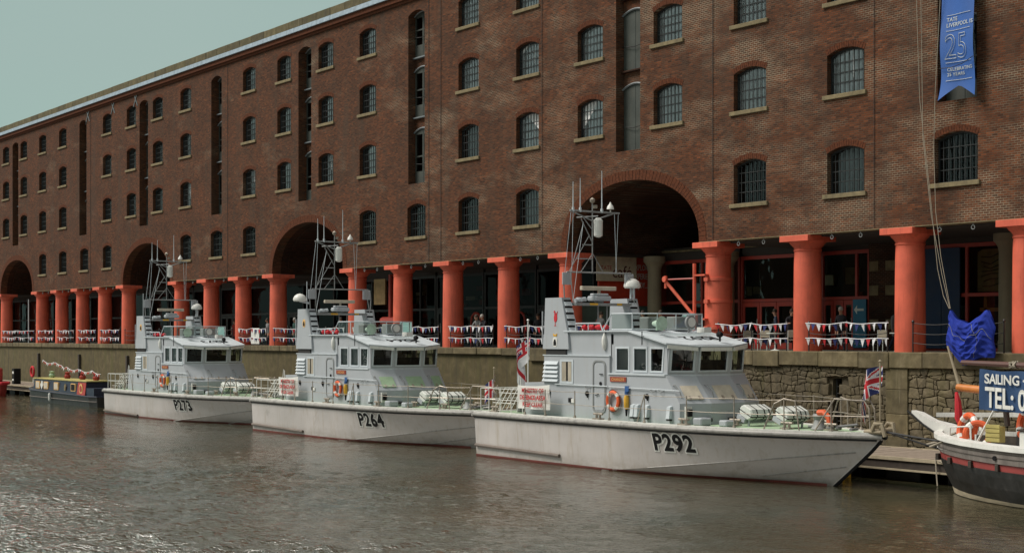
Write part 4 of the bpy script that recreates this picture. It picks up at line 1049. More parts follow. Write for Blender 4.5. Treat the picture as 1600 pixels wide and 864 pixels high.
    for k, ii in enumerate(fr_in):
        u = (ii[1]-ii[0]).normalized(); w_ = (ii[3]-ii[0]).normalized(); nn = u.cross(w_)
        o = [ii[0]-u*.035-w_*.035, ii[1]+u*.035-w_*.035, ii[2]+u*.035+w_*.035, ii[3]-u*.035+w_*.035]
        i2 = [ii[0]+u*.03+w_*.03, ii[1]-u*.03+w_*.03, ii[2]-u*.03-w_*.03, ii[3]+u*.03-w_*.03]
        fo_ = MB().ringpanel([p+nn*.02 for p in o], [p+nn*.02 for p in i2], .03).build('window', M['ship_l'], root)
        MB().add([p-nn*.03 for p in ii], [(0, 1, 2, 3)]).build('pane', M['boatglass'], fo_, fix=False)
        wip = MB(); c0 = (ii[0]+ii[1])/2; c1 = ii[3]*.55+ii[2]*.45
        wip.tube([c1+nn*.05, (c0+c1)/2+nn*.06+u*.15], .012, 4); wip.tube([(c0+c1)/2+nn*.06+u*.15-w_*.2, (c0+c1)/2+nn*.06+u*.15+w_*.2], .014, 4); wip.build('wiper', M['black'], fo_)
    # inside
    ins = MB(); ins.box((9.3, -1.2, 3.57), (11.2, 1.2, 3.85)); ins.box((10.9, -1.5, 3.57), (11.4, 1.5, 4.05)); ins.tube([(9.6, -.7, 3.6), (9.6, -.7, 4.05)], .06, 6); ins.bbox((9.35, -.95, 4.0), (9.8, -.45, 4.1), .03); ins.bbox((9.3, -.95, 4.05), (9.4, -.45, 4.5), .03); ins.tube([(10.9, .6, 4.0), (10.9, .6, 4.35)], .02, 5); ins.box((10.85, .3, 4.2), (10.95, .8, 4.5))
    ins.build('bridge_console', M['cl_black'], root)
    # ---- side details -------------------------------------------------------
    def side(name, mb, mat, parent=root): return mb.build(name, mat, parent)
    ysd = -s
    lv = empty('louvre_vent', (4.72, ysd, 0), parent=root)
    for i in range(5):
        z = 3.16+i*.165; MB().hexa([(-.55+i*.03, -.1, z), (.45, -.1, z), (.45, .0, z), (-.55+i*.03, 0, z), (-.55+i*.03, -.02, z+.13), (.45, -.02, z+.13), (.45, 0, z+.13), (-.55+i*.03, 0, z+.13)]).build('louvre_slat', M['ship_l'], lv)
    # aft window with curtain
    w0 = MB().ringpanel([(5.28, ysd-.02, 3.1), (6.12, ysd-.02, 3.1), (6.12, ysd-.02, 4.02), (5.28, ysd-.02, 4.02)], [(5.38, ysd-.02, 3.19), (6.02, ysd-.02, 3.19), (6.02, ysd-.02, 3.94), (5.38, ysd-.02, 3.94)], .03).build('cabin_window', M['ship_l'], root)
    MB().box((5.36, ysd-.004, 3.17), (6.04, ysd-.002, 3.96)).build('dark_pane', M['black'], w0)
    cu = MB(); 
    for k_, (x0, x1) in enumerate(((5.4, 5.68), (5.8, 6.0))):
        for i in range(4): cu.tube([(x0+(x1-x0)*(i+.5)/4, ysd-.006, 3.19), (x0+(x1-x0)*(i+.5)/4, ysd-.006, 3.93)], .03, 5)
    cu.build('curtain', M['curtain'], w0)
    # door
    dr = MB()
    def rr(x0, x1, z0, z1, r, n=4):
        pts = []
        for cx, cz, a0 in ((x1-r, z0+r, -90), (x1-r, z1-r, 0), (x0+r, z1-r, 90), (x0+r, z0+r, 180)):
            for i in range(n+1): a = R(a0+90*i/n); pts.append((cx+r*math.cos(a), cz+r*math.sin(a)))
        return pts
    o1 = rr(7.35, 8.15, 2.05, 4.02, .22); i1 = rr(7.41, 8.09, 2.11, 3.96, .18); n_ = len(o1)
    dr.add([(p[0], ysd-.03, p[1]) for p in o1]+[(p[0], ysd-.03, p[1]) for p in i1]+[(p[0], ysd, p[1]) for p in o1]+[(p[0], ysd, p[1]) for p in i1],
           [(i, (i+1) % n_, n_+(i+1) % n_, n_+i) for i in range(n_)]+[(i, (i+1) % n_, 2*n_+(i+1) % n_, 2*n_+i) for i in range(n_)]+[(n_+i, n_+(i+1) % n_, 3*n_+(i+1) % n_, 3*n_+i) for i in range(n_)])
    dro = dr.build('door', M['ship_d'], root)
    MB().prism(rr(7.45, 8.05, 2.15, 3.92, .15), ysd-.015, ysd).build('door_leaf', M['ship'], dro)
    MB().lathe([(.07, -.03), (.07, 0)], 10, (7.85, ysd-.015, 3.15), axis='Y').tube([(7.55, ysd-.05, 2.7), (7.75, ysd-.05, 2.75)], .018, 5).tube([(7.8, ysd-.05, 3.5), (8.0, ysd-.05, 3.5)], .018, 5).build('handle', M['black'], dro)
    # name plate
    np_ = MB().box((8.42, ysd-.035, 3.24), (9.36, ysd, 3.42)).build('nameplate', M['nameplate'], root)
    put_text('lettering', ship, .15, M['gold'], np_, lambda x, y, z: (8.89+x, ysd-.038-z, 3.275+y), align='CENTER', space=1.15)
    for x in (6.9, 10.75, 11.2): MB().tube([(x, ysd, 3.02), (x+.08, ysd-.1, 2.95), (x+.22, ysd-.1, 2.92), (x+.3, ysd, 2.98)], .016, 4).build('grab_hook', M['ship_d'], root)
    MB().tube([(5.0, ysd-.05, 3.06), (8.3, ysd-.05, 3.05)], .02, 5).tube([(8.4, ysd-.06, 3.05), (12.4, ysd-.06, 3.0)], .018, 5).build('hand_rail', M['ship_l'], root)
    for x in (4.55, 7.0, 10.55): MB().lathe([(.1, -.03), (.1, 0)], 10, (x, ysd-.01, 2.75), axis='Y').tube([(x, ysd-.04, 2.82), (x+.05, ysd-.04, 2.6)], .03, 5).build('deck_fitting', M['black'], root)
    MB().box((5.85, ysd-.05, 2.38), (6.02, ysd, 2.55)).build('socket_box', M['black'], root); MB().box((6.04, ysd-.05, 2.37), (6.2, ysd, 2.52)).build('socket_box', M['white'], root)
    for x in (9.72, 9.95, 10.5, 11.75):
        MB().hexa([(x, ysd-.16, 2.0), (x+.18, ysd-.16, 2.0), (x+.18, ysd, 2.0), (x, ysd, 2.0), (x+.02, ysd-.12, 2.42), (x+.2, ysd-.12, 2.42), (x+.2, ysd, 2.45), (x+.02, ysd, 2.45)]).build('vent_box', M['ship_l'], root)
        MB().box((x+.01, ysd-.14, 1.93), (x+.17, ysd-.01, 2.0)).build('vent_foot', M['rubber'], root)
    # raised side wheelhouse lamp (white teardrop)
    MB().lathe([(.02, -.34), (.09, -.22), (.115, 0), (.1, .14), (.02, .34)], 10, (8.0, -s2-.04, 4.72)).build('side_lamp', M['white'], root, smooth=True)
    MB().tube([(10.35, -s-.08, 4.6), (10.35, -s-.08, 5.1)], .02, 5).build('short_aerial', M['black'], root)
    # hatches on the slanted facets
    up3 = [Vector((A[0], -s, 3.5)), Vector((Bp[0], -.8, 3.5)), Vector((Bp[0], .8, 3.5)), Vector((A[0], s, 3.5))]
    dn3 = [Vector((A2[0], -s, 2.55)), Vector((B2[0], -.8, 2.55)), Vector((B2[0], .8, 2.55)), Vector((A2[0], s, 2.55))]
    hm = M['curtain'] if txt == 'P292' else M['deck'] if txt == 'P264' else M['ship']
    for k in range(3):
        o = [dn3[k], dn3[k+1], up3[k+1], up3[k]]
        def bq(u, v): return (o[0]*(1-u)+o[1]*u)*(1-v)+(o[3]*(1-u)+o[2]*u)*v
        nn = (o[1]-o[0]).cross(o[3]-o[0]).normalized()
        q = [bq(.28, .14), bq(.82, .14), bq(.82, .62), bq(.28, .62)]
        h = MB().hexa([p-nn*.01 for p in q]+[p+nn*.05 for p in q]).build('hatch', hm, root)
        for u in (.4, .7): MB().hexa([bq(u-.03, .12)+nn*.052, bq(u+.03, .12)+nn*.052, bq(u+.03, .24)+nn*.052, bq(u-.03, .24)+nn*.052]+[bq(u-.03, .12)+nn*.07, bq(u+.03, .12)+nn*.07, bq(u+.03, .24)+nn*.07, bq(u-.03, .24)+nn*.07]).build('hinge', M['steel'], h)
        MB().tube([bq(.16, .2), bq(.14, .35)+nn*.12, bq(.1, .6)+nn*.12, bq(.08, .66)], .018, 5).build('grab_rail', M['ship_d'], root)
    MB().box((12.37, -1.75, 2.0), (12.5, -1.45, 2.45)).build('lamp_box', M['white'], root); MB().box((12.48, -1.7, 2.1), (12.58, -1.52, 2.35)).build('lamp_box', M['black'], root)
    MB().tube([(12.72, -1.2, 1.98), (12.85, -.85, 1.98)], .07, 6).build('black_fender_roll', M['rubber'], root); MB().tube([(13.0, -.2, 2.0), (13.0, .6, 2.0)], .07, 6).build('black_fender_roll', M['rubber'], root)
    # ---- funnel towers ------------------------------------------------------
    for sgn in (-1, 1):
        ya, yb = (-s, -s+.55) if sgn < 0 else (s-.55, s)
        t = MB(); zt = 6.42
        t.hexa([(4.2, ya, 5.0), (5.75, ya, 5.0), (5.75, yb, 5.0), (4.2, yb, 5.0), (4.25, ya+.02, zt), (5.32, ya+.02, zt), (5.32, yb-.12*(sgn < 0)+0, zt), (4.25, yb-.12*(sgn < 0), zt)])
        t.hexa([(4.15, ya-.03, 4.42), (5.85, ya-.03, 4.42), (5.85, yb, 4.42), (4.15, yb, 4.42), (4.18, ya-.01, 4.998), (5.77, ya-.01, 4.998), (5.77, yb, 4.998), (4.18, yb, 4.998)])
        tw = t.build('funnel_tower', M['ship'], root)
        for i in range(5):
            z = 5.13+i*.25; xf = 5.75-(z-5.0)*(.43/1.42)
            MB().hexa([(xf-.05, ya+.1, z-.03), (xf+.1, ya+.1, z-.03), (xf+.1, yb-.12, z-.03), (xf-.05, yb-.12, z-.03), (xf-.08, ya+.1, z+.13), (xf+.0, ya+.1, z+.13), (xf+.0, yb-.12, z+.13), (xf-.08, yb-.12, z+.13)]).build('louvre_slat', M['ship_l'], tw)
            MB().box((xf-.05, ya+.1, z+.135), (xf+.0, yb-.12, z+.2)).build('louvre_shade_strip', M['black'], tw)  # black strip standing for the shade between the slats
        if sgn < 0:
            MB().box((4.3, -s+.02, 4.2), (5.6, -s+.5, 4.416)).build('exhaust_opening', M['rubber'], tw)
            MB().tube([(4.1, -s, 4.6), (4.1, -s, 5.9)], .03, 5).build('side_pipe', M['ship'], tw)
            if crest == 'bird':   # small red bird-like emblem
                e_ = [(.02, 0), (.16, 0), (.1, .04), (.1, .15), (.17, .18), (.22, .3), (.2, .46), (.24, .6), (.14, .5), (.1, .44), (.1, .56), (.05, .63), (-.03, .58), (.03, .55), (.03, .44), (.0, .34), (.02, .2), (.07, .15), (.07, .04)]
                MB().prism([(4.85+p[0], 5.32+p[1]*.95) for p in e_], -s-.006, -s+.03).build('red_emblem', M['cl_red'], tw).data.materials[0] = M['flagred']
                z0 = 4.5
            else: z0 = 5.5
            yy = ya-.036 if crest == 'bird' else ya-.004
            MB().prism(rr(4.82, 5.1, z0, z0+.4, .12), yy, yy+.03).build('badge', M['gold'] if crest != 'bird' else M['white'], tw)
            MB().prism([(4.87, z0+.06), (5.05, z0+.06), (5.05, z0+.18), (5.0, z0+.3), (4.92, z0+.3), (4.87, z0+.18)], yy-.005, yy).build('badge_shield', M['black'], tw)
            if crest == 'bird': MB().prism([(4.86, z0+.42), (5.06, z0+.42), (5.08, z0+.52), (4.96, z0+.47), (4.84, z0+.52)], yy, yy+.03).build('badge_crown', M['yellow'], tw)
    # ---- mast ---------------------------------------------------------------
    ms = empty('mast', (5.3, 0, 0), parent=root)
    g = MB(); path = [(0, -1.72, 6.4), (0, -1.75, 6.9), (0, -1.72, 7.25), (0, -1.6, 7.42), (0, 1.6, 7.42), (0, 1.72, 7.25), (0, 1.75, 6.9), (0, 1.72, 6.4)]
    g.tube(path, .03, 6); g.tube([(.35, -1.55, 6.2), (.1, -1.5, 7.42)], .018, 5); g.tube([(.35, 1.5, 6.2), (.1, 1.4, 7.42)], .018, 5)
    g.build('goalpost', M['ship_d'], ms)
    for sgn in (-1, 1): MB().bbox((-.03, sgn*1.55-.27, 6.92), (.03, sgn*1.55+.17, 7.4), .015).build('panel_aerial', M['ship'], ms)
    pl = MB(); pl.box((-.25, -1.4, 6.12), (.35, 1.35, 6.22)); pl.tube([(.1, -.15, 5.1), (.1, -.15, 6.1)], .03, 6); pl.tube([(.1, .3, 5.1), (.1, .3, 6.1)], .03, 6); pl.build('radar_platform', M['ship_d'], ms)
    MB().box((.36, -.75, 6.13), (.37, -.35, 6.21)).box((.36, .6, 6.13), (.37, .85, 6.21)).build('warning_mark', M['yellow'], ms)
    rd = MB(); rd.bbox((-.25, -.45, 6.3), (.35, .35, 6.5), .05); rd.lathe([(.16, 6.22), (.2, 6.3)], 12, (.05, -.05, 0)); rd.bbox((-.2, -.35, 6.5), (.3, .25, 6.6), .04); rd.build('radar_gearbox', M['ship'], ms)
    MB().tube([(.05, -.05, 6.6), (.05, -.05, 6.72)], .06, 8).bbox((-.75 if False else -.04, -.95, 6.72), (.14, .75, 6.88), .02).build('radar_scanner', M['curtain'], ms)
    MB().lathe([(.05, -.1), (.15, -.05), (.17, .02), (.1, .1)], 10, (.2, -1.15, 6.33)).tube([(.2, -1.35, 6.3), (.2, -.85, 6.36)], .09, 8).build('searchlight', M['ship_l'], ms)
    lat = MB()
    P_ = Vector((0, 0, 7.42))
    ztop = 9.8
    lat.tube([(0, -.35, 7.42), (0, -.35, 10.15)], .026, 6)                        # pole
    lat.tube([(-.1, -1.35, 7.42), (-.05, -.78, 9.25)], .018, 5); lat.tube([(0.1, -1.0, 7.42), (0, -.35, 8.15)], .016, 5); lat.tube([(0, .2, 7.42), (0, -.35, 8.2)], .016, 5)
    lat.tube([(-.3, -1.3, 7.42), (-.1, -.42, 8.9)], .016, 5)
    for z, a_ in ((7.95, -1.05), (8.5, -.78)): lat.tube([(0, a_-.05, z), (0, -.35, z)], .022, 5)
    lat.tube([(0, -.35, 9.1), (0, -.85, 9.62)], .02, 5); lat.tube([(0, -.35, 8.6), (0, -.9, 9.5)], .02, 5)
    lat.build('lattice', M['ship_d'], ms)
    cb = MB(); cb.tube([(0, -1.45, 9.82), (0, 1.0, 9.8)], .04, 6); cb.tube([(0, -1.4, 9.8), (0, -.35, 9.45)], .03, 5); cb.tube([(0, .7, 9.78), (0, -.35, 9.45)], .03, 5); cb.tube([(-.3, -.9, 9.58), (.3, -.3, 9.62)], .03, 5); cb.build('crossbar', M['ship_d'], ms)
    for y0, z0, y1, z1, x1 in ((-1.4, 9.8, -1.7, 7.4, 0), (-1.3, 9.8, -1.55, 7.42, .25), (-.8, 9.4, -1.6, 6.3, .4), (.75, 9.78, .85, 7.42, 0), (.95, 9.78, .98, 7.42, -.2)):
        MB().tube([(0, y0, z0), (x1, y1, z1)], .012, 4).build('stay', M['ship_l'], ms)
    for y, z1 in ((-1.3, 10.95), (-.95, 11.1), (.12, 11.45)): MB().tube([(0, y, 9.8), (0, y, z1)], [.03, .012], 6).lathe([(.06, 9.78), (.05, 9.95)], 8, (0, y, 0)).build('whip_aerial', M['ship_l'], ms)
    MB().lathe([(.07, -.4), (.17, -.34), (.18, .26), (.1, .36)], 14, (.18, -.2, 9.2)).build('white_radome', M['white'], ms, smooth=True)
    MB().lathe([(.03, 0), (.1, .05), (.11, .14), (.02, .22)], 10, (0, -.35, 10.15)).lathe([(.08, 9.95), (.08, 10.08)], 8, (0, -.2, 0)).build('masthead_lamp', M['steel'], ms)
    MB().lathe([(.15, 9.9), (.12, 10.02), (.05, 10.1), (.02, 10.18)], 12, (0, .55, .05)).tube([(0, .55, 9.8), (0, .55, 9.92)], .03, 6).build('bell_lamp', M['white'], ms, smooth=True)
    dy, dz_, dx = (-2.25, 6.85, -.1) if dome_left else (1.62, 6.9, .05)
    d = MB(); d.lathe([(.3, -.06), (.34, 0), (.33, .1), (.26, .22), (.14, .3), (.02, .33)], 20, (dx, dy, dz_)).build('dome_aerial', M['white'], ms, smooth=True)
    if dome_left: MB().tube([(dx, dy, dz_-.05), (dx, -1.7, 6.7)], .05, 6).build('dome_arm', M['ship_l'], ms)
    else: MB().tube([(dx-.08, dy, 6.4), (dx-.08, dy, dz_)], .05, 6).tube([(dx+.1, dy, 6.4), (dx+.1, dy, dz_)], .05, 6).build('dome_arm', M['ship_l'], ms)
    MB().tube([(-.3, -1.75, 5.4), (-.3, -1.75, 7.8)], .02, 5).build('rear_aerial', M['ship_l'], ms) if dome_left or txt == 'P273' else None
    # ---- flybridge screen and roof gear -------------------------------------
    fs_ = empty('windscreen', (9.3, 0, 5.13), parent=root)
    pts = [(-1.0, -1.75), (.15, -1.7), (.62, -.9), (.62, .9), (.15, 1.7), (-1.0, 1.75)]
    fr = MB()
    for a_, b_ in zip(pts[:-1], pts[1:]): fr.tube([(a_[0], a_[1], .62), (b_[0], b_[1], .62)], .025, 5); fr.tube([(a_[0], a_[1], .04), (b_[0], b_[1], .04)], .02, 5)
    for a_ in pts[1:-1]: fr.tube([(a_[0], a_[1], .04), (a_[0], a_[1], .62)], .022, 5)
    fr.tube([(-1.5, -1.8, 0), (-1.0, -1.75, .62)], .025, 5); fr.tube([(-1.5, 1.8, 0), (-1.0, 1.75, .62)], .025, 5); fr.tube([(.62, 0, .04), (.62, 0, .62)], .02, 5)
    fr.build('frame', M['ship_l'], fs_)
    for a_, b_ in zip(pts[:-1], pts[1:]): MB().add([(a_[0], a_[1], .06), (b_[0], b_[1], .06), (b_[0], b_[1], .6), (a_[0], a_[1], .6)], [(0, 1, 2, 3)]).build('pane', M['boatglass'], fs_, fix=False)
    MB().bbox((-.2, -1.1, .0), (.35, -.4, .5), .04).bbox((-.2, .2, 0), (.35, 1.1, .52), .04).build('bridge_box', M['ship_d'], fs_)
    MB().lathe([(.08, -.25), (.12, -.1), (.14, .1), (.26, .2), (.27, .22)], 16, (.95, -1.15, .25), axis='X').lathe([(.02, .2), (.16, .22), (.16, .24)], 14, (.95, -1.15, .25), axis='X').tube([(.9, -1.15, 0), (.9, -1.15, .2)], .05, 6).build('horn_lamp', M['horn'], fs_, smooth=True)
    MB().lathe([(.12, -.12), (.24, .0), (.25, .1), (.2, .12)], 16, (1.2, .15, .3), axis='X').tube([(1.15, .15, -.08), (1.15, .15, .15)], .035, 6).build('searchlight', M['ship_d'], fs_, smooth=True)
    MB().lathe([(.02, .125), (.18, .13), (.18, .135)], 16, (1.2, .15, .3), axis='X').build('lamp_glass', M['white'], fs_)
    MB().box((1.1, .6, -.08), (1.5, .95, .12)).build('roof_box', M['white'], fs_)
    MB().tube([(2.3, .65, -.4), (2.3, .65, -.2)], .04, 6).lathe([(.1, -.1), (.12, 0), (.08, .1)], 10, (2.3, .65, -.15), axis='X').build('roof_lamp', M['black'], fs_)
    MB().tube([(-3.3, -1.7, .02), (-3.3, -1.7, .28), (-1.75, -1.72, .28), (-1.6, -1.72, .02)], .025, 5).tube([(-2.5, -1.7, .02), (-2.5, -1.7, .28)], .02, 5).build('roof_rail', M['ship_l'], fs_)
    for i in range(6): MB().lathe([(.08, -.1), (.11, 0), (.08, .1)], 8, (-3.0+i*.24, -1.5+.1*(i % 2), .13), axis='X').build('red_bundle', M['flagred'], fs_)
    # number on the sloping roof, to be read from astern
    num = txt[1:]
    put_text('roof_number', txt, .85, M['black'], root, lambda x, y, z: (10.55+y, 1.05-x*1.0+.15, rz_(10.55+y)+.006+z), offset=.01, extrude=.002)
    # ---- rails --------------------------------------------------------------
    rl = empty('guard_rail', (0, 0, DH), parent=root)
    def edge(x, sgn): return sgn*(max(.06, SECF(x)[0][0])-.14)
    sx_ = [3.6, 5.0, 6.9, 9.0, 11.0, 13.1, 15.1, 16.9, 18.4]
    for sgn in (-1, 1):
        for x in sx_: MB().tube([(x, edge(x, sgn), 0), (x, edge(x, sgn), 1.02)], .022, 5).lathe([(.06, 0), (.04, .1)], 8, (x, edge(x, sgn), 0)).build('stanchion', M['steel'], rl)
        xs = [1.4]+sx_
        for z in (.98, .5):
            pts = []
            for a_, b_ in zip(sx_[:-1], sx_[1:]):
                for t in range(4): xx = a_+(b_-a_)*t/4; pts.append((xx, edge(a_, sgn)+(edge(b_, sgn)-edge(a_, sgn))*t/4, z-.02*math.sin(PI*t/4)))
            pts.append((sx_[-1], edge(sx_[-1], sgn), z)); MB().tube(pts, .011, 4).build('guard_wire', M['steel'], rl)
        MB().tube([(5.0, edge(5, sgn), 0), (4.6, edge(4.6, sgn)+.0, .95)], .016, 4).tube([(10.6, edge(10.6, sgn), 0), (11.0, edge(11, sgn), 1.0)], .02, 5).build('brace', M['steel'], rl)
    # pulpit
    pu = MB()
    for sgn in (-1, 1):
        pu.tube([(16.2, edge(16.2, sgn), 0), (16.6, edge(16.5, sgn), .85), (16.9, edge(16.9, sgn), 1.02), (17.3, edge(17.2, sgn), .95), (17.4, edge(17.4, sgn), 0)], .028, 6)
        pu.tube([(17.9, edge(17.9, sgn), 0), (18.5, edge(18.5, sgn), 1.05), (19.3, edge(19.3, sgn)*.6, 1.0), (19.5, edge(19.5, sgn), .75), (19.55, edge(19.5, sgn), 0)], .028, 6)
        pu.tube([(16.35, edge(16.3, sgn), .5), (17.4, edge(17.4, sgn), .5)], .02, 5); pu.tube([(18.2, edge(18.2, sgn), .5), (19.5, edge(19.5, sgn), .5)], .02, 5)
    pu.build('pulpit', M['steel'], rl)
    # bow fittings: cleats, capstan, chain, fairlead
    cl = MB(); cl.box((-.22, -.12, 0), (.22, .12, .05)); cl.tube([(-.1, 0, .05), (-.1, 0, .22)], .05, 6); cl.tube([(.1, 0, .05), (.1, 0, .22)], .05, 6); cl.tube([(-.26, 0, .2), (.26, 0, .2)], .045, 6); clo = cl.build('cleat', M['steel'], root, loc=(14.2, -1.0, DH))
    for x, y in ((14.2, 1.2), (8.25, -2.35), (16.6, -.9), (16.6, .9), (18.0, -.3), (1.2, -2.2), (12.9, -2.2)): link('cleat', clo.data, root, (x, y, DH))
    MB().bbox((13.0, -1.9, DH-.02), (13.45, -1.4, DH+.25), .04).build('deck_box', M['ship'], root); MB().bbox((14.0, -2.0+.4, DH-.02), (14.4, -1.2, DH+.2), .04).build('deck_box', M['ship'], root)
    MB().lathe([(.3, 0), (.22, .1), (.16, .3), (.24, .42), (.2, .5)], 14, (17.2, 0, DH)).build('capstan', M['ship_d'], root, smooth=True)
    an = MB(); 
    for i in range(5): an.tube([(16.7+i*.5, .2*math.sin(i*2), DH+.06), (17.0+i*.5, -.25+.3*math.cos(i), DH+.08+.04*(i % 2))], .05, 5)
    an.tube([(18.0, -.25, DH+.1), (18.9, 0, DH+.22)], .05, 6); an.tube([(18.1, -.5, DH+.1), (18.1, .3, DH+.14)], .04, 5); an.build('anchor_gear', M['cl_grey'], root)
    fl = MB(); fl.bbox((19.35, -.28, DH-.03), (20.15, .28, DH+.1), .05); fl.tube([(19.75, -.26, DH+.08), (19.9, -.3, DH+.3), (20.15, -.26, DH+.3), (20.25, -.22, DH-.1)], .07, 7); fl.tube([(19.75, .26, DH+.08), (19.9, .3, DH+.3), (20.15, .26, DH+.3), (20.25, .22, DH-.1)], .07, 7); fl.lathe([(.12, -.22), (.09, 0), (.12, .22)], 10, (20.1, 0, DH+.08), axis='Y'); fl.build('bow_fairlead', M['tan'], root, smooth=True)
    # stern clutter: rails, raft cradle
    sr = MB()
    for y in (-2.2, -1.2, 0, 1.2, 2.2):
        sr.tube([(.15, y, DH), (.15, y, DH+.95)], .02, 5)
    for z in (.5, .95): sr.tube([(3.0, -2.3, DH+z), (1.0, -2.3, DH+z), (.15, -2.2, DH+z), (.15, 2.2, DH+z), (1.0, 2.3, DH+z), (3.0, 2.3, DH+z)], .016, 4)
    for x in (.9, 1.7, 2.5): sr.tube([(x, -2.3, DH), (x, -2.3, DH+.95)], .02, 5); sr.tube([(x, 2.3, DH), (x, 2.3, DH+.95)], .02, 5)
    for i in range(5): sr.tube([(.7+i*.3, -1.9, DH+.1), (.9+i*.3, -1.5, DH+.95), (.9+i*.3, -.3, DH+.95), (.8+i*.3, .1, DH+.1)], .018, 4)
    sr.tube([(.6, -1.9, DH+.35), (2.2, -1.9, DH+.35)], .018, 4); sr.tube([(.6, -1.6, DH+.75), (2.2, -1.6, DH+.75)], .018, 4)
    sr.tube([(2.2, -1.8, DH), (1.9, -1.5, DH+1.5)], .02, 5); sr.tube([(2.6, -1.8, DH), (2.0, -1.5, DH+1.45)], .02, 5)
    sr.build('stern_rail', M['gunwale'], root)
    dk = MB(); 
    for i in range(14): dk.lathe([(.1, 0), (.14, .05), (.12, .25), (.02, .3)], 7, (rnd.uniform(.5, 2.6), rnd.uniform(-1.9, 1.6), DH))
    dk.build('deck_gear', M['cl_grey'], root)
    return root
def P292pt(x, y, z): return Vector((P292.location.x+x, P292.location.y+y, P292.location.z+z))
P292 = make_boat(-54.26, 0.0, 'P292', 'CHARGER', 'bird', False, 'grey patrol boat P292, nearest and rightmost of the three, red bird emblem on its funnel')
P264 = make_boat(-75.6, 0.13, 'P264', 'ARCHER', 'badge', True, 'grey patrol boat P264, middle of the three, green hatches below its wheelhouse windows')
P273 = make_boat(-97.5, 0.24, 'P273', 'PURSUER', 'badge', False, 'grey patrol boat P273, farthest and leftmost of the three, by the narrowboat')
boats = [(P292, 'P292'), (P264, 'P264'), (P273, 'P273')]

# things carried by the boats ----------------------------------------------
def raft(loc, rot, label, sc=1):
    t = empty('liferaft', loc); t.rotation_euler = rot; tag(t, label, 'liferaft', 'white liferaft canisters on the patrol boats')
    c_ = .11; a, b, h = .52*sc, .31*sc, .2*sc
    prof = [(-b+c_, -h), (b-c_, -h), (b, -h+c_), (b, -.03), (b+.03, -.03), (b+.03, .03), (b, .03), (b, h-c_), (b-c_, h), (-b+c_, h), (-b, h-c_), (-b, .03), (-b-.03, .03), (-b-.03, -.03), (-b, -.03), (-b, -h+c_)]
    n = len(prof); mb = MB(); xs = [(-a, .88), (-a+.05, 1), (a-.05, 1), (a, .88)]
    vs = []; 
    for x, k in xs: vs += [(x, p[0]*k, p[1]*k) for p in prof]
    fs = [(i*n+j, i*n+(j+1) % n, (i+1)*n+(j+1) % n, (i+1)*n+j) for i in range(3) for j in range(n)]+[tuple(range(n))[::-1], tuple(range(3*n, 4*n))]
    mb.add(vs, fs); mb.build('canister', M['raft'], t)
    for x in (-.25*sc, .1*sc, .32*sc):
        pr = [(p[0]*1.012, p[1]*1.02) for p in prof]; m_ = MB(); m_.add([(x-.025, p[0], p[1]) for p in pr]+[(x+.025, p[0], p[1]) for p in pr], [(j, (j+1) % n, n+(j+1) % n, n+j) for j in range(n)]); m_.build('strap', M['black'], t)
    MB().hexa([(-a+.0, -b-.04, -.035), (a, -b-.04, -.035), (a, b+.04, -.035), (-a, b+.04, -.035), (-a-.015, -b-.04, .0), (a+.015, -b-.04, .0), (a+.015, b+.04, .0), (-a-.015, b+.04, .0)]).build('seam', M['rubber'], t)
    MB().tube([(-.4*sc, -b*.8, -h-.3), (-.4*sc, -b*.5, -h+.03)], .04, 5).tube([(.4*sc, -b*.8, -h-.3), (.4*sc, -b*.5, -h+.03)], .04, 5).box((-.55*sc, -.1, -h-.15), (.55*sc, .3, -h-.0)).build('cradle', M['ship'], t)
    return t
for b_, nm in boats:
    o = b_.location
    raft((o.x+14.35, o.y-.15, o.z+DH+.45), (R(24), 0, R(90)), f'white liferaft canister on the foredeck of {nm}, nearer the wheelhouse of the two')
    raft((o.x+16.0, o.y-.05, o.z+DH+.45), (R(24), 0, R(90)), f'white liferaft canister on the foredeck of {nm}, nearer the bow of the two')
    raft((o.x+1.5, o.y-.6, o.z+DH+.8), (0, 0, R(90)), f'pale liferaft canister on the stern of {nm} behind white rails', .95)
    # life ring on the side
    def lifering(name_loc, rot, label, r=.32, tube=.075):
        t = empty('lifebuoy', name_loc); t.rotation_euler = rot; tag(t, label, 'lifebuoy', 'orange lifebuoys')
        for k in range(4):
            a0 = PI/4+k*PI/2
            MB().tube([(r*math.cos(a0+q*PI/16+.12), 0, r*math.sin(a0+q*PI/16+.12)) for q in range(7)], tube, 8).build('float', M['orange'], t, smooth=True)
            MB().tube([(r*math.cos(a0+q), 0, r*math.sin(a0+q)) for q in (-.28, -.14, 0, .13)], tube*1.05, 8).build('white_band', M['white'], t, smooth=True)
        MB().tube([((r+.09)*math.cos(q*PI/8), 0, (r+.09)*math.sin(q*PI/8)+.02*math.sin(q*PI/2)) for q in range(16)], .014, 4, closed=True).build('grab_rope', M['black'], t)
        return t
    lifering((o.x+8.7, o.y-2.0, o.z+2.53), (0, 0, 0), f'orange lifebuoy hung on the cabin side of {nm}')
    t = empty('man_overboard_light', (o.x+9.45, o.y-1.98, o.z+2.35)); tag(t, f'yellow smoke canister beside the lifebuoy of {nm}', 'smoke float')
    MB().lathe([(.05, -.1), (.09, -.02), (.1, .3), (.06, .42)], 12).build('canister', M['yellow'], t, smooth=True)
    MB().lathe([(.07, .42), (.07, .55)], 10).box((-.1, 0, .55), (.12, .04, .75)).build('blue_top', M['blue'], t); MB().lathe([(.03, -.35), (.05, -.1)], 8).build('foot', M['black'], t)
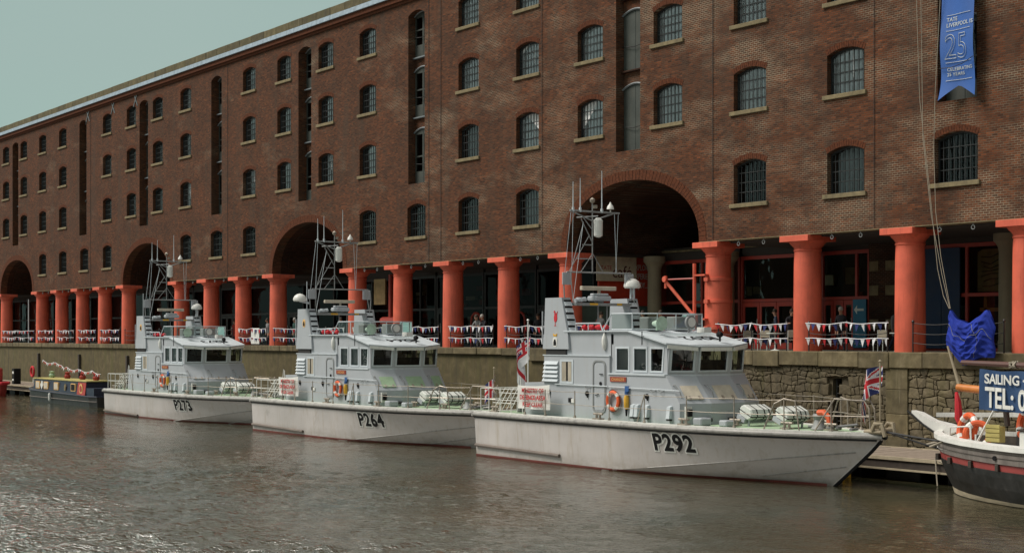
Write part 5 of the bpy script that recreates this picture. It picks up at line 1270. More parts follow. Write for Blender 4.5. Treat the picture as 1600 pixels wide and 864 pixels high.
# boathook / folded lifebuoy orange on P292 bow
ob = P292pt(17.6, -.2, DH+.35)
t = MB().tube([(-.25, 0, .2), (0, 0, .22), (.22, 0, .05), (.28, 0, -.25)], .1, 8).build('lifebuoy', M['orange'], loc=ob, smooth=True); tag(t, 'small orange horseshoe lifebuoy on the bow deck of P292', 'lifebuoy')

# flags -----------------------------------------------------------------------
def uj(u, v):
    """union flag colour index at u 0..2, v 0..1 (0 red, 1 white, 2 blue)"""
    x, y = u-1, v-.5
    if abs(x) < .1 or abs(y) < .1: return 0
    if abs(x) < .167 or abs(y) < .167: return 1
    for sg in (1, -1):
        d = (y-sg*x*.5)/math.hypot(1, .5)
        if abs(d) < .1:
            side_ = 1 if (x*sg > 0) == (sg > 0) else -1
            dd = d if x > 0 else -d
            if -.067 < dd*(1 if sg > 0 else -1)*(-1) < 0.0: return 0
            return 1
    return 2
def ensign(u, v):
    if u < .98 and v > .52: return uj(u/.98*2, (v-.52)/.48)
    if abs(u-1) < .1 or abs(v-.5) < .1: return 0
    return 1
def flag(name, loc, W, Hh, design, deform, label, pole, cat='flag'):
    t = empty(name, loc); tag(t, label, cat)
    nx, ny = 56, 32; mb = MB()
    for j in range(ny+1):
        for i in range(nx+1): mb.v.append(tuple(deform(i/nx, j/ny)))
    for j in range(ny):
        for i in range(nx): mb.f.append((j*(nx+1)+i, j*(nx+1)+i+1, (j+1)*(nx+1)+i+1, (j+1)*(nx+1)+i)); mb.m.append(design(2*(i+.5)/nx, (j+.5)/ny))
    mb.build('cloth', [M['flagred'], M['flagwhite'], M['flagblue']], t, smooth=True, fix=False)
    MB().tube(pole, .03, 6).lathe([(.03, 0), (.06, .03), (.02, .08)], 8, pole[-1]).build('flagstaff', M['white'] if name != 'union_flag' else M['tan'], t)
    return t
# P292 jack: hangs in folds from the top of the staff, blowing aft
def df_jack(u, v):
    # u along fly (0 at staff), v up; drooping to the left/down
    x = -u*1.02+.0; z = 1.3+v*.82-u*u*.65-.35*u*(1-v)*.3; y = .12*math.sin(u*7+v*2)+.05*math.sin(u*13)
    if u > .62: x += (u-.62)*.75; z -= (u-.62)*.9
    return (x, y, z)
J = P292pt(19.85, 0, DH)
flag('union_flag', J, 1, 1, uj, df_jack, 'union flag drooping from the jackstaff on the bow of P292', [(0, 0, -.05), (0, 0, 2.25)])
def df_jack2(u, v):
    x = -u*.75; z = .85+v*.8-u*.75; y = .15*math.sin(u*6)+.1*u
    return (x, y, z)
J = Vector((P264.location.x+19.2, P264.location.y, P264.location.z+DH))
flag('union_flag', J, 1, 1, uj, df_jack2, 'union flag hanging slack on the bow of P264, behind the stern of P292', [(0, 0, -.05), (0, 0, 1.8)])
def df_ens(u, v):
    x = -.62*min(u, .35)/.35-.12*v*u+.06*math.sin(u*7); z = 1.7+v*.85-u*1.75+.25*v*u; y = .16*math.sin(u*8+v)+.04*math.sin(u*15)
    if u > .35: x += (u-.35)*.45
    return (x, y, z)
J = P292pt(2.25, -1.3, DH+.65)
flag('white_ensign', J, 1, 1, ensign, df_ens, 'white naval ensign hanging limp from the stern staff of P292', [(0, 0, -.7), (0, 0, 3.05)])
def df_ens2(u, v):
    x = -1.55*u + .05*math.sin(v*5); z = 1.75+v*.8-u*1.5-.2*u*v; y = .18*math.sin(u*9+v)+.05*math.sin(u*15)
    return (x, y, z)
J = Vector((P264.location.x+3.3, P264.location.y-.9, P264.location.z+DH))
flag('white_ensign', J, 1, 1, ensign, df_ens2, 'white naval ensign draped over the slanting stern staff of P264', [(-.2, 0, -.05), (.25, 0, 2.6)])
# white banners on the rails
for b_, nm, yy in ((P292, 'P292', -2.32), (P264, 'P264', -2.32)):
    o = b_.location; t = empty('warning_banner', (o.x+3.0, o.y+yy, o.z+DH)); tag(t, f'white cloth warning banner with red lettering on the stern rail of {nm}', 'banner')
    nx = 16; mb = MB(); W_ = 2.15; 
    for j in range(9):
        for i in range(nx+1):
            u = i/nx; v = j/8; mb.v.append((u*W_, .03*math.sin(u*9)*(1-v)+.02*math.sin(v*6), .22+v*.92+(.06*u if v > .5 else 0)-.05*math.sin(PI*u)*v))
    for j in range(8):
        for i in range(nx): mb.f.append((j*(nx+1)+i, j*(nx+1)+i+1, (j+1)*(nx+1)+i+1, (j+1)*(nx+1)+i)); mb.m.append(0)
    cl_ = mb.build('cloth', M['white'], t, smooth=True, fix=False)
    for k, tx in enumerate(('MINISTRY OF', 'DEFENCE AREA', 'KEEP CLEAR')):
        put_text('lettering', tx, .25, M['redtext'], cl_, lambda x, y, z, k=k: (W_/2+x, -.06-z, .86-.27*k+y), align='CENTER', offset=.008)
for b_, nm, dxx in ((P273, 'P273', 0),): pass

# ---- mooring lines ------------------------------------------------------------
def rope(p, q, sag, label, r=.03, mat='rope', n=14, name='mooring_rope', cat='rope'):
    p, q = Vector(p), Vector(q); pts = [p.lerp(q, i/n)-Vector((0, 0, sag*math.sin(PI*i/n))) for i in range(n+1)]
    return tag(MB().tube(pts, r, 5).build(name, M[mat]), label, cat)
rope(P292pt(20.2, -.1, DH+.05), (-28.5, -4.6, -2.6), .25, 'dark mooring rope from the bow of P292, upper of the pair', .035, 'darkmetal')
rope(P292pt(20.2, .1, DH), (-29.5, -4.0, -3.3), .3, 'dark mooring rope from the bow of P292, lower of the pair', .03, 'darkmetal')

# ================================================================ PONTOONS
def pontoon(name, x0, x1, y0, y1, label, zt=-3.52):
    t = empty(name, ((x0+x1)/2, (y0+y1)/2, zt)); tag(t, label, 'pontoon'); hw, hy = (x1-x0)/2, (y1-y0)/2
    n = int((x1-x0)/.3)
    pb = None
    if n < 290:
        for i in range(n):
            x = -hw+(i+.5)*2*hw/n; w_ = hw/n-.008
            if pb is None: pb = MB().box((-w_, -hy+.14, -.05), (w_, hy-.02, 0)).build('deck_board', M['wood'], t, loc=(x, 0, rnd.uniform(-.004, .004))).data
            else: link('deck_board', pb, t, (x, 0, rnd.uniform(-.004, .004)))
    else: MB().box((-hw, -hy+.14, -.05), (hw, hy-.02, 0)).build('deck', M['wood'], t)
    MB().box((-hw, -hy, -.08), (hw, -hy+.13, .03)).box((-hw, hy-.02, -.08), (hw, hy, .03)).build('edge_beam', M['cream'], t)
    MB().box((-hw, -hy+.06, -.36), (hw, -hy+.12, -.082)).build('fascia', M['darkwood'], t)
    MB().box((-hw, -hy-.01, -.42), (hw, -hy+.1, -.362)).build('lower_beam', M['cream'], t)
    k = int((x1-x0)/2.6)
    for i in range(k):
        x = -hw+(i+.3)*2*hw/k; MB().bbox((x, -hy+.5, -1.0), (x+1.5, hy-.3, -.1), .05).build('float', M['pile'], t)
    return t
pontoon('pontoon', -46.0, -22.0, -4.35, -.4, 'boarded pontoon along the quay wall between P292 and the banner boat')
pontoon('pontoon', -190.0, -108.0, -4.35, -.4, 'long far pontoon along the quay wall behind the narrowboat')
# yellow ladder on the pontoon corner
yl = MB(); 
for y in (0, .32): yl.tube([(0, y, -1.2), (0, y, .35)], .035, 6)
for i in range(5): yl.tube([(0, 0, -1.0+i*.3), (0, .32, -1.0+i*.3)], .025, 5)
tag(yl.build('ladder', M['yellow'], loc=(-38.3, -4.75, -3.9)), 'yellow ladder at the pontoon edge under the bow of P292', 'ladder')
rope((-34.0, -4.9, -3.45), (-30.2, -5.3, -3.3), .35, 'pale mooring rope looped low along the pontoon edge', .03)
rope((-34.6, -4.35, -3.4), (-34.3, -4.6, -4.3), .05, 'short rope end trailing from the pontoon into the water', .025)
tag(MB().bbox((-.22, -.22, -6), (.22, .22, 1.0), .03).tube([(-.0, -.3, .9), (0, -.3, -.4)], .05, 6).build('mooring_pile', M['pile'], loc=(-31.6, -3.6, -3.5)), 'black square mooring pile beside the white beak of the banner boat', 'pile')
# ================================================================ BANNER BOAT (right edge)
SB = empty('sailing_barge', (-33.7, -5.1, WZ)); tag(SB, 'black and red wooden sailing boat with white beak bow at the right edge', 'sailing boat')
def sb_hb(x, k=1.0):
    t = max(0, min(1, x/9.5)); return 3.7*k*(1-(1-t)**2.6)**.72
lev = [(-.8, .55, 1.0), (0.02, .86, .62), (.12, .885, .56), (.5, .955, .36), (.86, .985, .2), (1.03, .99, .15), (1.04, .982, .16), (1.23, .988, .12), (1.25, 1.0, .08), (1.42, 1.0, .04), (1.66, 1.0, .0)]
xs = [0, .05, .2, .45, .8, 1.3, 2, 3, 4.2, 5.5, 7, 9.5, 13, 16, 18]
mb = MB()
matl = {0: 0, 1: 1, 2: 0, 3: 0, 4: 0, 5: 0, 6: 2, 7: 0, 8: 3, 9: 3}
for sgn in (-1, 1):
    k = len(mb.v); n = len(lev)
    for x in xs:
        for z, kk, x0 in lev:
            h = sb_hb(x, kk) if x < 13 else 3.7*kk*(1-((x-13)/6)**2*.3); mb.v.append((x+x0, sgn*max(.04, h), z+(.12*max(0, (6-x)/6)**2 if z > .1 else 0)))
    for i in range(len(xs)-1):
        for j in range(n-1): mb.f.append((k+i*n+j, k+i*n+j+1, k+(i+1)*n+j+1, k+(i+1)*n+j)); mb.m.append(matl[j])
mb.build('hull', [M['sternblk'], M['cream'], M['schred'], M['weather']], SB)
# plank joints on the weathered strakes, scupper blocks
for z in (1.42, 1.55):
    MB().tube([(x, -(sb_hb(x)+.004), z+.12*max(0, (6-x)/6)**2) for x in xs[1:12]], .008, 4).build('plank_seam', M['darkwood'], SB)
for i in range(7):
    x = .6+i*1.3; MB().bbox((x+.1, -(sb_hb(x+.15, .99)+.03), 1.04), (x+.22, -(sb_hb(x, .955)-.12), 1.24), .01).build('stanchion_block', M['darkwood'], SB)
MB().lathe([(.07, -.02), (.07, .02)], 10, (4.6, -(sb_hb(4.6)+.005), 1.42), axis='Y').build('hawse_hole', M['black'], SB)
dk = MB(); n = len(xs); 
for x in xs: h = sb_hb(x) if x < 13 else 3.5; dk.v += [(x, -h+.02, 1.42), (x, h-.02, 1.42)]
for i in range(n-1): dk.f.append((2*i, 2*i+2, 2*i+3, 2*i+1)); dk.m.append(0)
dk.build('deck', M['white'], SB, fix=False)
cp = MB()
for sgn in (-1, 1):
    k = len(cp.v); pf = [(.06, 1.64), (.06, 1.78), (-.34, 1.8), (-.34, 1.66)]
    for x in xs[:13]:
        for dy, z in pf: cp.v.append((x-.05, sgn*max(.0, sb_hb(x)+dy), z+.12*max(0, (6-x)/6)**2))
    for i in range(12):
        for j in range(4): cp.f.append((k+i*4+j, k+i*4+(j+1) % 4, k+(i+1)*4+(j+1) % 4, k+(i+1)*4+j)); cp.m.append(0)
cp.build('white_rail', M['white'], SB)
bk_ = MB()
def beam(pts, w0, mat, name, parent=SB):
    m_ = MB(); L = len(pts)
    for i, (x, y, z, hh, ww) in enumerate(pts): m_.v += [(x, y-ww, z-hh), (x, y+ww, z-hh), (x, y+ww, z+hh), (x, y-ww, z+hh)]
    for i in range(L-1):
        for j in range(4): m_.f.append((i*4+j, i*4+(j+1) % 4, i*4+4+(j+1) % 4, i*4+4+j)); m_.m.append(0)
    m_.f += [(3, 2, 1, 0), (4*L-4, 4*L-3, 4*L-2, 4*L-1)]; m_.m += [0, 0]
    return m_.build(name, mat, parent)
beam([(-1.15, .0, 2.4, .09, .12), (-.85, 0, 2.3, .13, .16), (-.3, 0, 2.05, .15, .18), (.3, 0, 1.9, .2, .25), (1.0, 0, 1.78, .1, .35)], 0, M['white'], 'beak')
beam([(-1.3, -.14, 2.47, .03, .03), (-.6, -.2, 2.05, .03, .03), (.2, -.4, 1.75, .03, .03)], 0, M['pile'], 'beak_guard')
beam([(-.6, .5, 2.35, .07, .06), (1.5, 1.7, 2.4, .07, .06), (4, 2.6, 2.4, .07, .06), (7, 3.1, 2.4, .07, .06)], 0, M['white'], 'far_rail')
for x, y in ((.6, 1.2), (2.2, 2.0), (4, 2.6), (6, 3.0)): MB().box((x-.05, y-.05, 1.42), (x+.05, y+.05, 2.36)).build('rail_post', M['white'], SB)
ch_ = MB().bbox((4.2, -1.6, 1.43), (12, 1.8, 2.12), .03).build('coach_house', M['white'], SB)
MB().bbox((4.15, -1.66, 2.122), (12, 1.86, 2.18), .02).build('coach_roof', M['darkwood'], SB)
MB().lathe([(.2, -.06), (.24, -.03), (.24, 0)], 18, (6.0, -1.6, 1.78), axis='Y').build('porthole', M['tan'], SB)
MB().lathe([(.15, -.065), (.15, -.05)], 18, (6.0, -1.6, 1.78), axis='Y').build('porthole_glass', M['black'], SB)
MB().tube([(1.6, -1.6, 1.42), (1.5, -1.4, 2.1), (2.6, -1.8, 2.2), (2.8, -2.0, 1.42)], .03, 5).tube([(3.2, -2.3, 1.42), (3.2, -2.3, 2.0)], .03, 5).tube([(2.2, -1.2, 1.42), (3.4, -.9, 3.7)], .035, 6).build('tubular_frame', M['white'], SB)
MB().tube([(1.3, -.9, 1.9), (.4, -1.2, 1.5), (1.8, -1.6, 1.8), (1.2, -2.0, 1.5)], .04, 6).build('coiled_rope', M['rope'], SB)
sp = MB().tube([(.9, -.3, 3.3), (3.6, -.5, 3.15)], [.12, .13], 12).build('varnished_boom', M['varnish'], SB, smooth=True)
MB().tube([(.4, -.2, 4.6), (.95, -.3, 3.35)], [.03, .06], 8).tube([(.95, -.3, 3.2), (1.15, -.4, 2.0)], .03, 6).build('fife_pole', M['tan'], SB)
MB().tube([(3.1, -.9, 3.55), (3.25, -.9, 2.2)], .09, 8).lathe([(.05, 2.6), (.13, 2.7), (.13, 2.9), (.05, 3.0)], 10, (3.18, -.9, 0)).build('rope_blocks', M['darkwood'], SB)
MB().tube([(2.2, -1.7, 4.12), (9.5, -2.1, 3.95)], [.07, .12], 8).build('brown_spar', M['brownspar'], SB)
MB().tube([(4.2+.1*math.cos(i), -1.8+.16*math.sin(i*1.3), 4.07+.1*math.cos(i*1.3)) for i in range(24)], .03, 4).build('spar_lashing', M['rope'], SB)
for y, z in ((-1.5, 2.05), ): pass
MB().tube([(5.0, -2.4, 1.6), (9.0, -2.0, 9.5)], .012, 4).tube([(5.4, -2.4, 1.6), (9.6, -2.0, 9.5)], .012, 4).build('shroud', M['rope'], SB)
def big_ring(loc, rz, label, r=.42):
    t = empty('lifebuoy', loc, rz); t.rotation_euler = (R(-12), 0, rz); tag(t, label, 'lifebuoy', 'orange lifebuoys')
    for k in range(4):
        a0 = PI/4+k*PI/2
        MB().tube([(r*math.cos(a0+q*PI/16+.14), 0, r*math.sin(a0+q*PI/16+.14)) for q in range(7)], .105, 9).build('float', M['orange'], t, smooth=True)
        MB().tube([(r*math.cos(a0+q), 0, r*math.sin(a0+q)) for q in (-.26, -.1, .05, .14)], .112, 9).build('white_band', M['white'], t, smooth=True)
big_ring((-33.7+1.75, -5.1-.9, WZ+2.05), R(-20), 'orange lifebuoy nearest the white beak on the banner boat')
big_ring((-33.7+2.3, -5.1-1.1, WZ+1.9), R(30), 'orange lifebuoy leaning beside the yellow crate on the banner boat', .36)
big_ring((-33.7+4.0, -5.1-1.0, WZ+2.35), R(-30), 'orange lifebuoy lying on the coach roof under the navy banner', .42)
t = empty('crate', (-33.7+2.95, -5.1-1.2, WZ+1.95)); t.scale = (.8, .8, .8); tag(t, 'yellow slatted box between the lifebuoys on the banner boat', 'crate')
for i in range(4): MB().bbox((-.33, -.03, -.28+i*.17), (.33, 0, -.14+i*.17), .01).build('slat', M['yellow'] if False else M['nbtop'], t)
MB().box((-.33, .005, -.3), (.33, .3, .3)).build('box', M['nbtop'], t)
t = MB().tube([(0, 0, 0), (.1, -.05, -.3), (.05, .05, -.8), (.2, 0, -1.2)], [.05, .1, .13, .03], 8).build('pennant', M['flagred'], loc=(-33.7+1.0, -5.1-.5, WZ+3.15), smooth=True); tag(t, 'red cloth pennant hanging from the varnished boom', 'pennant')
# navy banner with lettering
bn = empty('banner', (-33.7+3.0, -5.1-1.9, WZ+2.72)); tag(bn, 'navy blue banner reading SAILING and TEL hung from the brown spar', 'banner')
mb = MB(); nx, ny = 120, 12; BW, BH = 7.0, 1.22
def bwave(x, z): return .05*math.sin(x*3.1+z)+.03*math.sin(x*7-z*2)
for j in range(ny+1):
    for i in range(nx+1): x = BW*i/nx; z = BH*j/ny; mb.v.append((x-.12*(1-j/ny)*(1-i/nx)*0, bwave(x, z), z-.03*x-.04*math.sin(PI*x/1.5)**2*(j/ny)))
for j in range(ny):
    for i in range(nx): mb.f.append((j*(nx+1)+i, j*(nx+1)+i+1, (j+1)*(nx+1)+i+1, (j+1)*(nx+1)+i)); mb.m.append(0)
clo_ = mb.build('cloth', M['bannernavy'], bn, smooth=True, fix=False)
put_text('lettering', 'SAILING · L', .4, M['white'], clo_, lambda x, y, z: (.2+x*.9, bwave(.2+x*.9, .85)-.05-z, .8+y-.03*x), offset=.01, extrude=.004)
put_text('lettering', 'TEL: 0', .84, M['white'], clo_, lambda x, y, z: (.22+x*.72, bwave(.22+x*.72, .4)-.06-z, .1+y-.03*x), offset=.02, extrude=.004)
# ================================================================ NARROWBOAT and red boat (left)
NB_ = empty('narrowboat', (-121.3, -6.3, WZ)); tag(NB_, 'dark blue narrowboat with red end panel and ochre roof moored behind P273', 'narrowboat')
L_ = 15.5; h = MB()
pl_ = [(0, -.1), (.9, -.85), (1.8, -1.05), (L_-1, -1.05), (L_, -.8), (L_, .8), (L_-1, 1.05), (1.8, 1.05), (.9, .85), (0, .1)]
n = len(pl_); h.add([(p[0]+.5*(p[0] < .5), p[1]*.9, -.4) for p in pl_]+[(p[0], p[1], .75+.35*max(0, (3-p[0])/3)) for p in pl_], [tuple(range(n))[::-1], tuple(range(n, 2*n))]+[(i, (i+1) % n, n+(i+1) % n, n+i) for i in range(n)])
h.build('hull', M['sternblk'], NB_)
MB().tube([(p[0], p[1]*1.03, .72+.35*max(0, (3-p[0])/3)) for p in pl_], .045, 5, closed=True).build('rubbing_band', M['nbblue'], NB_)
MB().tube([(p[0]+.1, p[1]*1.03, .38) for p in pl_[:5]], .03, 5).build('rubbing_band', M['weather'], NB_)
MB().hexa([(2.0, -.95, .74), (13.6, -.95, .74), (13.6, .95, .74), (2.0, .95, .74), (2.1, -.82, 1.72), (13.55, -.82, 1.72), (13.55, .82, 1.72), (2.1, .82, 1.72)]).build('cabin', M['nbblue'], NB_)
MB().box((1.95, -.9, 1.722), (13.7, .9, 1.79)).build('cabin_roof', M['nbtop'], NB_)
MB().hexa([(11.9, -.975, .78), (13.58, -.975, .78), (13.58, -.94, .78), (11.9, -.94, .78), (11.9, -.86, 1.66), (13.52, -.86, 1.66), (13.52, -.82, 1.66), (11.9, -.82, 1.66)]).build('red_panel', M['nbred'], NB_)
MB().lathe([(.36, -.02), (.36, .0)], 20, (12.7, -.94, 1.22), axis='Y').build('gold_roundel', M['gold'], NB_)
MB().lathe([(.22, -.02), (.22, .0)], 20, (12.7, -.962, 1.22), axis='Y').build('roundel_centre', M['nbred'], NB_)
for x in (2.7, 4.6, 6.9, 10.6):
    wn_ = MB().box((x, -.96, 1.0), (x+.95, -.85, 1.55)).build('window', M['gold'], NB_); MB().box((x+.1, -.975, 1.06), (x+.85, -.95, 1.49)).build('pane', M['curtain'] if x < 7 else M['black'], wn_)
MB().prism([(3.85, 1.28), (4.15, 1.6), (4.45, 1.28), (4.15, .95)], -.98, -.9).build('white_diamond', M['white'], NB_)
MB().prism([(9.2, 1.0), (9.5, 1.0), (9.55, 1.3), (9.35, 1.5), (9.2, 1.3)], -.975, -.9).build('painted_emblem', M['sill'], NB_)
MB().box((13.7, -.9, .74), (15.2, .9, 1.3)).build('well_deck', M['nbblue'], NB_)
for x in (3, 6.5, 9.8, 12.6): MB().lathe([(.2, 0), (.26, .2), (.15, .32), (.22, .45), (.05, .5)], 8, (x, .2, 1.79)).build('plant_pot', M['cl_red'] if x > 6 else M['deck'], NB_)
MB().lathe([(.08, 0), (.08, .55), (.12, .57), (.12, .62)], 10, (1.6, 0, 1.0)).build('chimney', M['black'], NB_)
MB().lathe([(.05, -.3), (.1, -.2), (.1, .2), (.05, .3)], 8, (6.5, -1.15, .45)).build('fender', M['white'], NB_)
t = empty('bunting', (-121.3, -6.3, WZ+2.5)); tag(t, 'low string of red and white bunting over the narrowboat roof', 'bunting')
pts = [(1.5+i*.6, 0, .35-.2*abs(math.sin(i*.7))+.25*(i < 8)-.02*i) for i in range(22)]; MB().tube(pts, .015, 4).build('cord', M['flagwhite'], t)
for i, p in enumerate(pts[:-1]):
    for k in (0, .5):
        q = Vector(p).lerp(Vector(pts[i+1]), k); MB().add([(q.x-.09, q.y, q.z), (q.x+.09, q.y, q.z), (q.x, q.y-.05, q.z-.2)], [(0, 1, 2)]).build('pennant', M['flagred' if (i+int(k*2)) % 2 else 'flagwhite'], t, fix=False)
RB = empty('red_boat', (-136.6, -6.5, WZ)); tag(RB, 'small bright red boat with rubber ring at the left edge', 'boat')
pl_ = [(0, -1.0), (5.0, -1.1), (6.3, -.6), (6.7, 0), (6.3, .6), (5.0, 1.1), (0, 1.0)]
n = len(pl_); MB().add([(p[0]*.95, p[1]*.85, -.3) for p in pl_]+[(p[0], p[1], 1.15) for p in pl_], [tuple(range(n))[::-1], tuple(range(n, 2*n))]+[(i, (i+1) % n, n+(i+1) % n, n+i) for i in range(n)]).build('hull', M['nbred'], RB)
MB().tube([(p[0]*1.01, p[1]*1.04, 1.05) for p in pl_], .14, 7, closed=True).build('rubber_fender', M['flagred'], RB)
MB().bbox((1, -.8, 1.15), (4.6, .8, 2.3), .1).build('cabin', M['nbred'], RB)
MB().tube([(5.6+.42*math.cos(i*PI/8), -.95, 1.75+.42*math.sin(i*PI/8)) for i in range(16)], .15, 8, closed=True).build('ring_fender', M['orange'], RB)
MB().tube([(5.0, 0, 1.1), (5.0, 0, 3.6)], .04, 6).build('staff', M['white'], RB)
t = MB(); 
for j in range(7):
    for i in range(9): t.v.append((-1.1*i/8, .1*math.sin(i), .9*j/6-.35*i/8))
for j in range(6):
    for i in range(8): t.f.append((j*9+i, j*9+i+1, j*9+i+10, j*9+i+9)); t.m.append((i+j) % 2)
tag(t.build('flag', [M['flagred'], M['flagwhite']], loc=(-131.6, -6.5, WZ+2.6)), 'red and white flag flying over the red boat', 'flag')
t = MB().bbox((-.3, -.3, 0), (.3, .3, 1.35), .03).box((-.2, -.31, .9), (.2, -.3, 1.1), 1).box((-.2, -.31, .3), (.2, -.3, .45), 1).build('service_pillar', [M['black'], M['white']], loc=(-136.5, -3.2, -3.52)); tag(t, 'black service pillar with white panels on the far pontoon', 'service pillar')
t = empty('lifebuoy', (-138.4, -1.2, -2.5)); tag(t, 'lifebuoy on a post on the far pontoon by the narrowboat', 'lifebuoy', 'orange lifebuoys'); MB().tube([(.42*math.cos(i*PI/8), 0, .42*math.sin(i*PI/8)) for i in range(16)], .1, 7, closed=True).build('ring', M['flagred'], t); MB().box((-.06, .05, -1), (.06, .15, .5)).build('post', M['white'], t)
# thin mast on the far quay (left)
t = MB().tube([(0, 0, 0), (0, 0, 4.0)], .05, 6).build('pole', M['ship_l'], loc=(-143.6, -.3+.4, 0)); tag(t, 'thin pale pole at the quay edge in the leftmost arch', 'pole')

# ================================================================ HANGING BANNER, TARPAULIN, ROPES
TB = empty('hanging_banner', (-36.95, -.38, 9.1)); tag(TB, 'long blue cloth banner with swallowtail end and TATE LIVERPOOL lettering hung on the brickwork', 'banner')
mb = MB(); nx, ny = 14, 90; W_ = 1.46; H_ = 9.9
def bw2(x, z): return .05*math.sin(x*4+z*.9)+.05*math.sin(z*2.3)*(.3+max(0, 1-z/3))-.12*max(0, 1-z)*max(0, -x)
def notch(x): return .46*(1-abs(x)/(W_/2))+(.0 if x > 0 else -.03)
for j in range(ny+1):
    for i in range(nx+1):
        x = -W_/2+W_*i/nx; z = notch(x)+(H_-notch(x))*j/ny; mb.v.append((x-.08*max(0, 1-z)**2*(x < 0), bw2(x, z), z))
for j in range(ny):
    for i in range(nx): mb.f.append((j*(nx+1)+i, j*(nx+1)+i+1, (j+1)*(nx+1)+i+1, (j+1)*(nx+1)+i)); mb.m.append(0)
tcl = mb.build('cloth', M['bannerblue'], TB, smooth=True, fix=False)
def bput(tx, size, x0, z0, mat='silver', sp=1): put_text('lettering', tx, size, M[mat], tcl, lambda x, y, z: (x0+x, bw2(x0+x, z0+y)-.02-z, z0+y), space=sp)
bput('TATE', .2, -.5, 2.76); bput('LIVERPOOL IS', .2, -.5, 2.56)
bput('CELEBRATING', .17, -.45, .98); bput('25 YEARS', .17, -.45, .8)
for z in (2.98, 2.42, 1.28, .64): MB().tube([(-.5+i*.11, bw2(-.5+i*.11, z)-.02, z) for i in range(11)], .009, 4).build('printed_line', M['silver'], tcl)
cu = bpy.data.curves.new('figure', 'FONT'); cu.body = '25'; cu.size = 1.25; cu.fill_mode = 'NONE'; cu.bevel_depth = .011; cu.bevel_resolution = 0
o = bpy.data.objects.new('figure', cu); col.objects.link(o); dg = bpy.context.evaluated_depsgraph_get(); me = bpy.data.meshes.new_from_object(o.evaluated_get(dg)); bpy.data.objects.remove(o)
mb = MB(); mb.add([(-.55+v.co.x*.8, bw2(-.55+v.co.x*.8, 1.4+v.co.y)-.025-v.co.z, 1.42+v.co.y) for v in me.vertices], [tuple(p.vertices) for p in me.polygons]); mb.build('outline_figures', M['silver'], tcl, fix=False)
MB().tube([(-W_/2-.05, -.1, 2.15), (-.2, -.09, 1.12), (.3, -.09, 1.1), (W_/2+.05, -.1, 1.35)] if False else [(-W_/2, -.1, 1.12), (-.2, -.12, 1.08), (.3, -.12, 1.16), (W_/2+.03, -.1, 1.36)], .014, 4).build('slack_cord', M['darkmetal'], TB)
# tarpaulin bundle
TP = empty('tarpaulin_bundle', (-36.35, -.42, 0)); tag(TP, 'blue tarpaulin bundle hanging from ropes at the quay edge', 'tarpaulin')
nx, ny = 90, 80; mb = MB()
def ridge(t): return 1-abs(math.sin(t))**.6*1.0
def tfold(u, v):
    a = .11*ridge(5.2*u+2.2*v+.8*math.sin(3*v)) + .09*ridge(7*v-5*u+1.3+.9*math.sin(4*u)) + .06*ridge(14*u-6*v*u+.5) + .05*ridge(17*v+9*u*u) + .025*math.sin(31*u+23*v+3*math.sin(9*v))+.02*math.sin(44*v-17*u)
    return a-.12
def tp_top(u): return 1.5+.03*math.sin(23*u)-.42*math.sin(PI*min(1, max(0, (u-.08)/.72)))**.9*(1 if .08 < u < .8 else 0)-.25*max(0, .06-u)/.06-.55*max(0, u-.85)/.15
def tp_bot(u): return (.3-.75*min(1, u/.38)) if u < .38 else -.45+.3*min(1, (u-.38)/.35)
def tp_x(u, v): return -1.02+2.06*u-.06*math.sin(v*5+1)*(1-u)+.04*math.sin(v*8)*u
for side_ in (0, 1):
    for j in range(ny+1):
        for i in range(nx+1):
            u, v = i/nx, j/ny; b0, t0 = tp_bot(u), tp_top(u); z = b0+(t0-b0)*v
            e_ = (math.sin(PI*u)**.5)*(math.sin(PI*min(1, max(0, v*.92+.04)))**.5)
            fold = tfold(u, v)
            y = (-.34*e_-fold*e_) if side_ == 0 else .22*e_
            mb.v.append((tp_x(u, v), y, z))
k = (nx+1)*(ny+1)
for s_ in (0, 1):
    for j in range(ny):
        for i in range(nx):
            q = (s_*k+j*(nx+1)+i, s_*k+j*(nx+1)+i+1, s_*k+(j+1)*(nx+1)+i+1, s_*k+(j+1)*(nx+1)+i); mb.f.append(q if s_ == 0 else q[::-1]); mb.m.append(0)
mb.build('cloth', M['tarp'], TP, smooth=True, fix=False)
def tps(u, v):
    b0, t0 = tp_bot(u), tp_top(u); z = b0+(t0-b0)*v; e_ = (math.sin(PI*u)**.5)*(math.sin(PI*min(1, max(0, v*.92+.04)))**.5)
    fold = tfold(u, v)
    return (tp_x(u, v), -.34*e_-fold*e_-.015, z)
MB().tube([tps(.02+.96*i/24, .6-.02*i/24+.03*math.sin(i)) for i in range(25)], .008, 4).tube([tps(.62+.1*math.sin(i*.2), .05+.9*i/20) for i in range(21)], .008, 4).build('lashing', M['ship_d'], TP)
def onplane(x, y, Y=-.42):
    a = (x-800)/2450; d = Y+45.25; X = (a*.5687*d-.8225*d)/(.5687+a*.8225); w_ = -.8225*X+.5687*d; return (X, Y, .58+(526-y)*w_/2450)
top_lab = ['leftmost', 'middle', 'rightmost']
for i, pp in enumerate(([(1431, -40), (1432, 0), (1437, 155), (1452, 290), (1465, 420), (1474, 462), (1483, 482)], [(1438, -40), (1439, 0), (1442, 215), (1455, 335), (1472, 430), (1484, 482)], [(1471, -40), (1469, 0), (1461, 150), (1459, 230), (1462, 330), (1470, 400), (1485, 482)])):
    tag(MB().tube([onplane(*p, Y=-.42-.02*i) for p in pp], .012, 5).build('hoist_rope', M['rope']), f'{top_lab[i]} of the three thin ropes running up the brick wall from the blue tarpaulin', 'rope')
for x, y in ((-40.3, .2), (-38.7, .3), (-38.45, .3)):
    pass
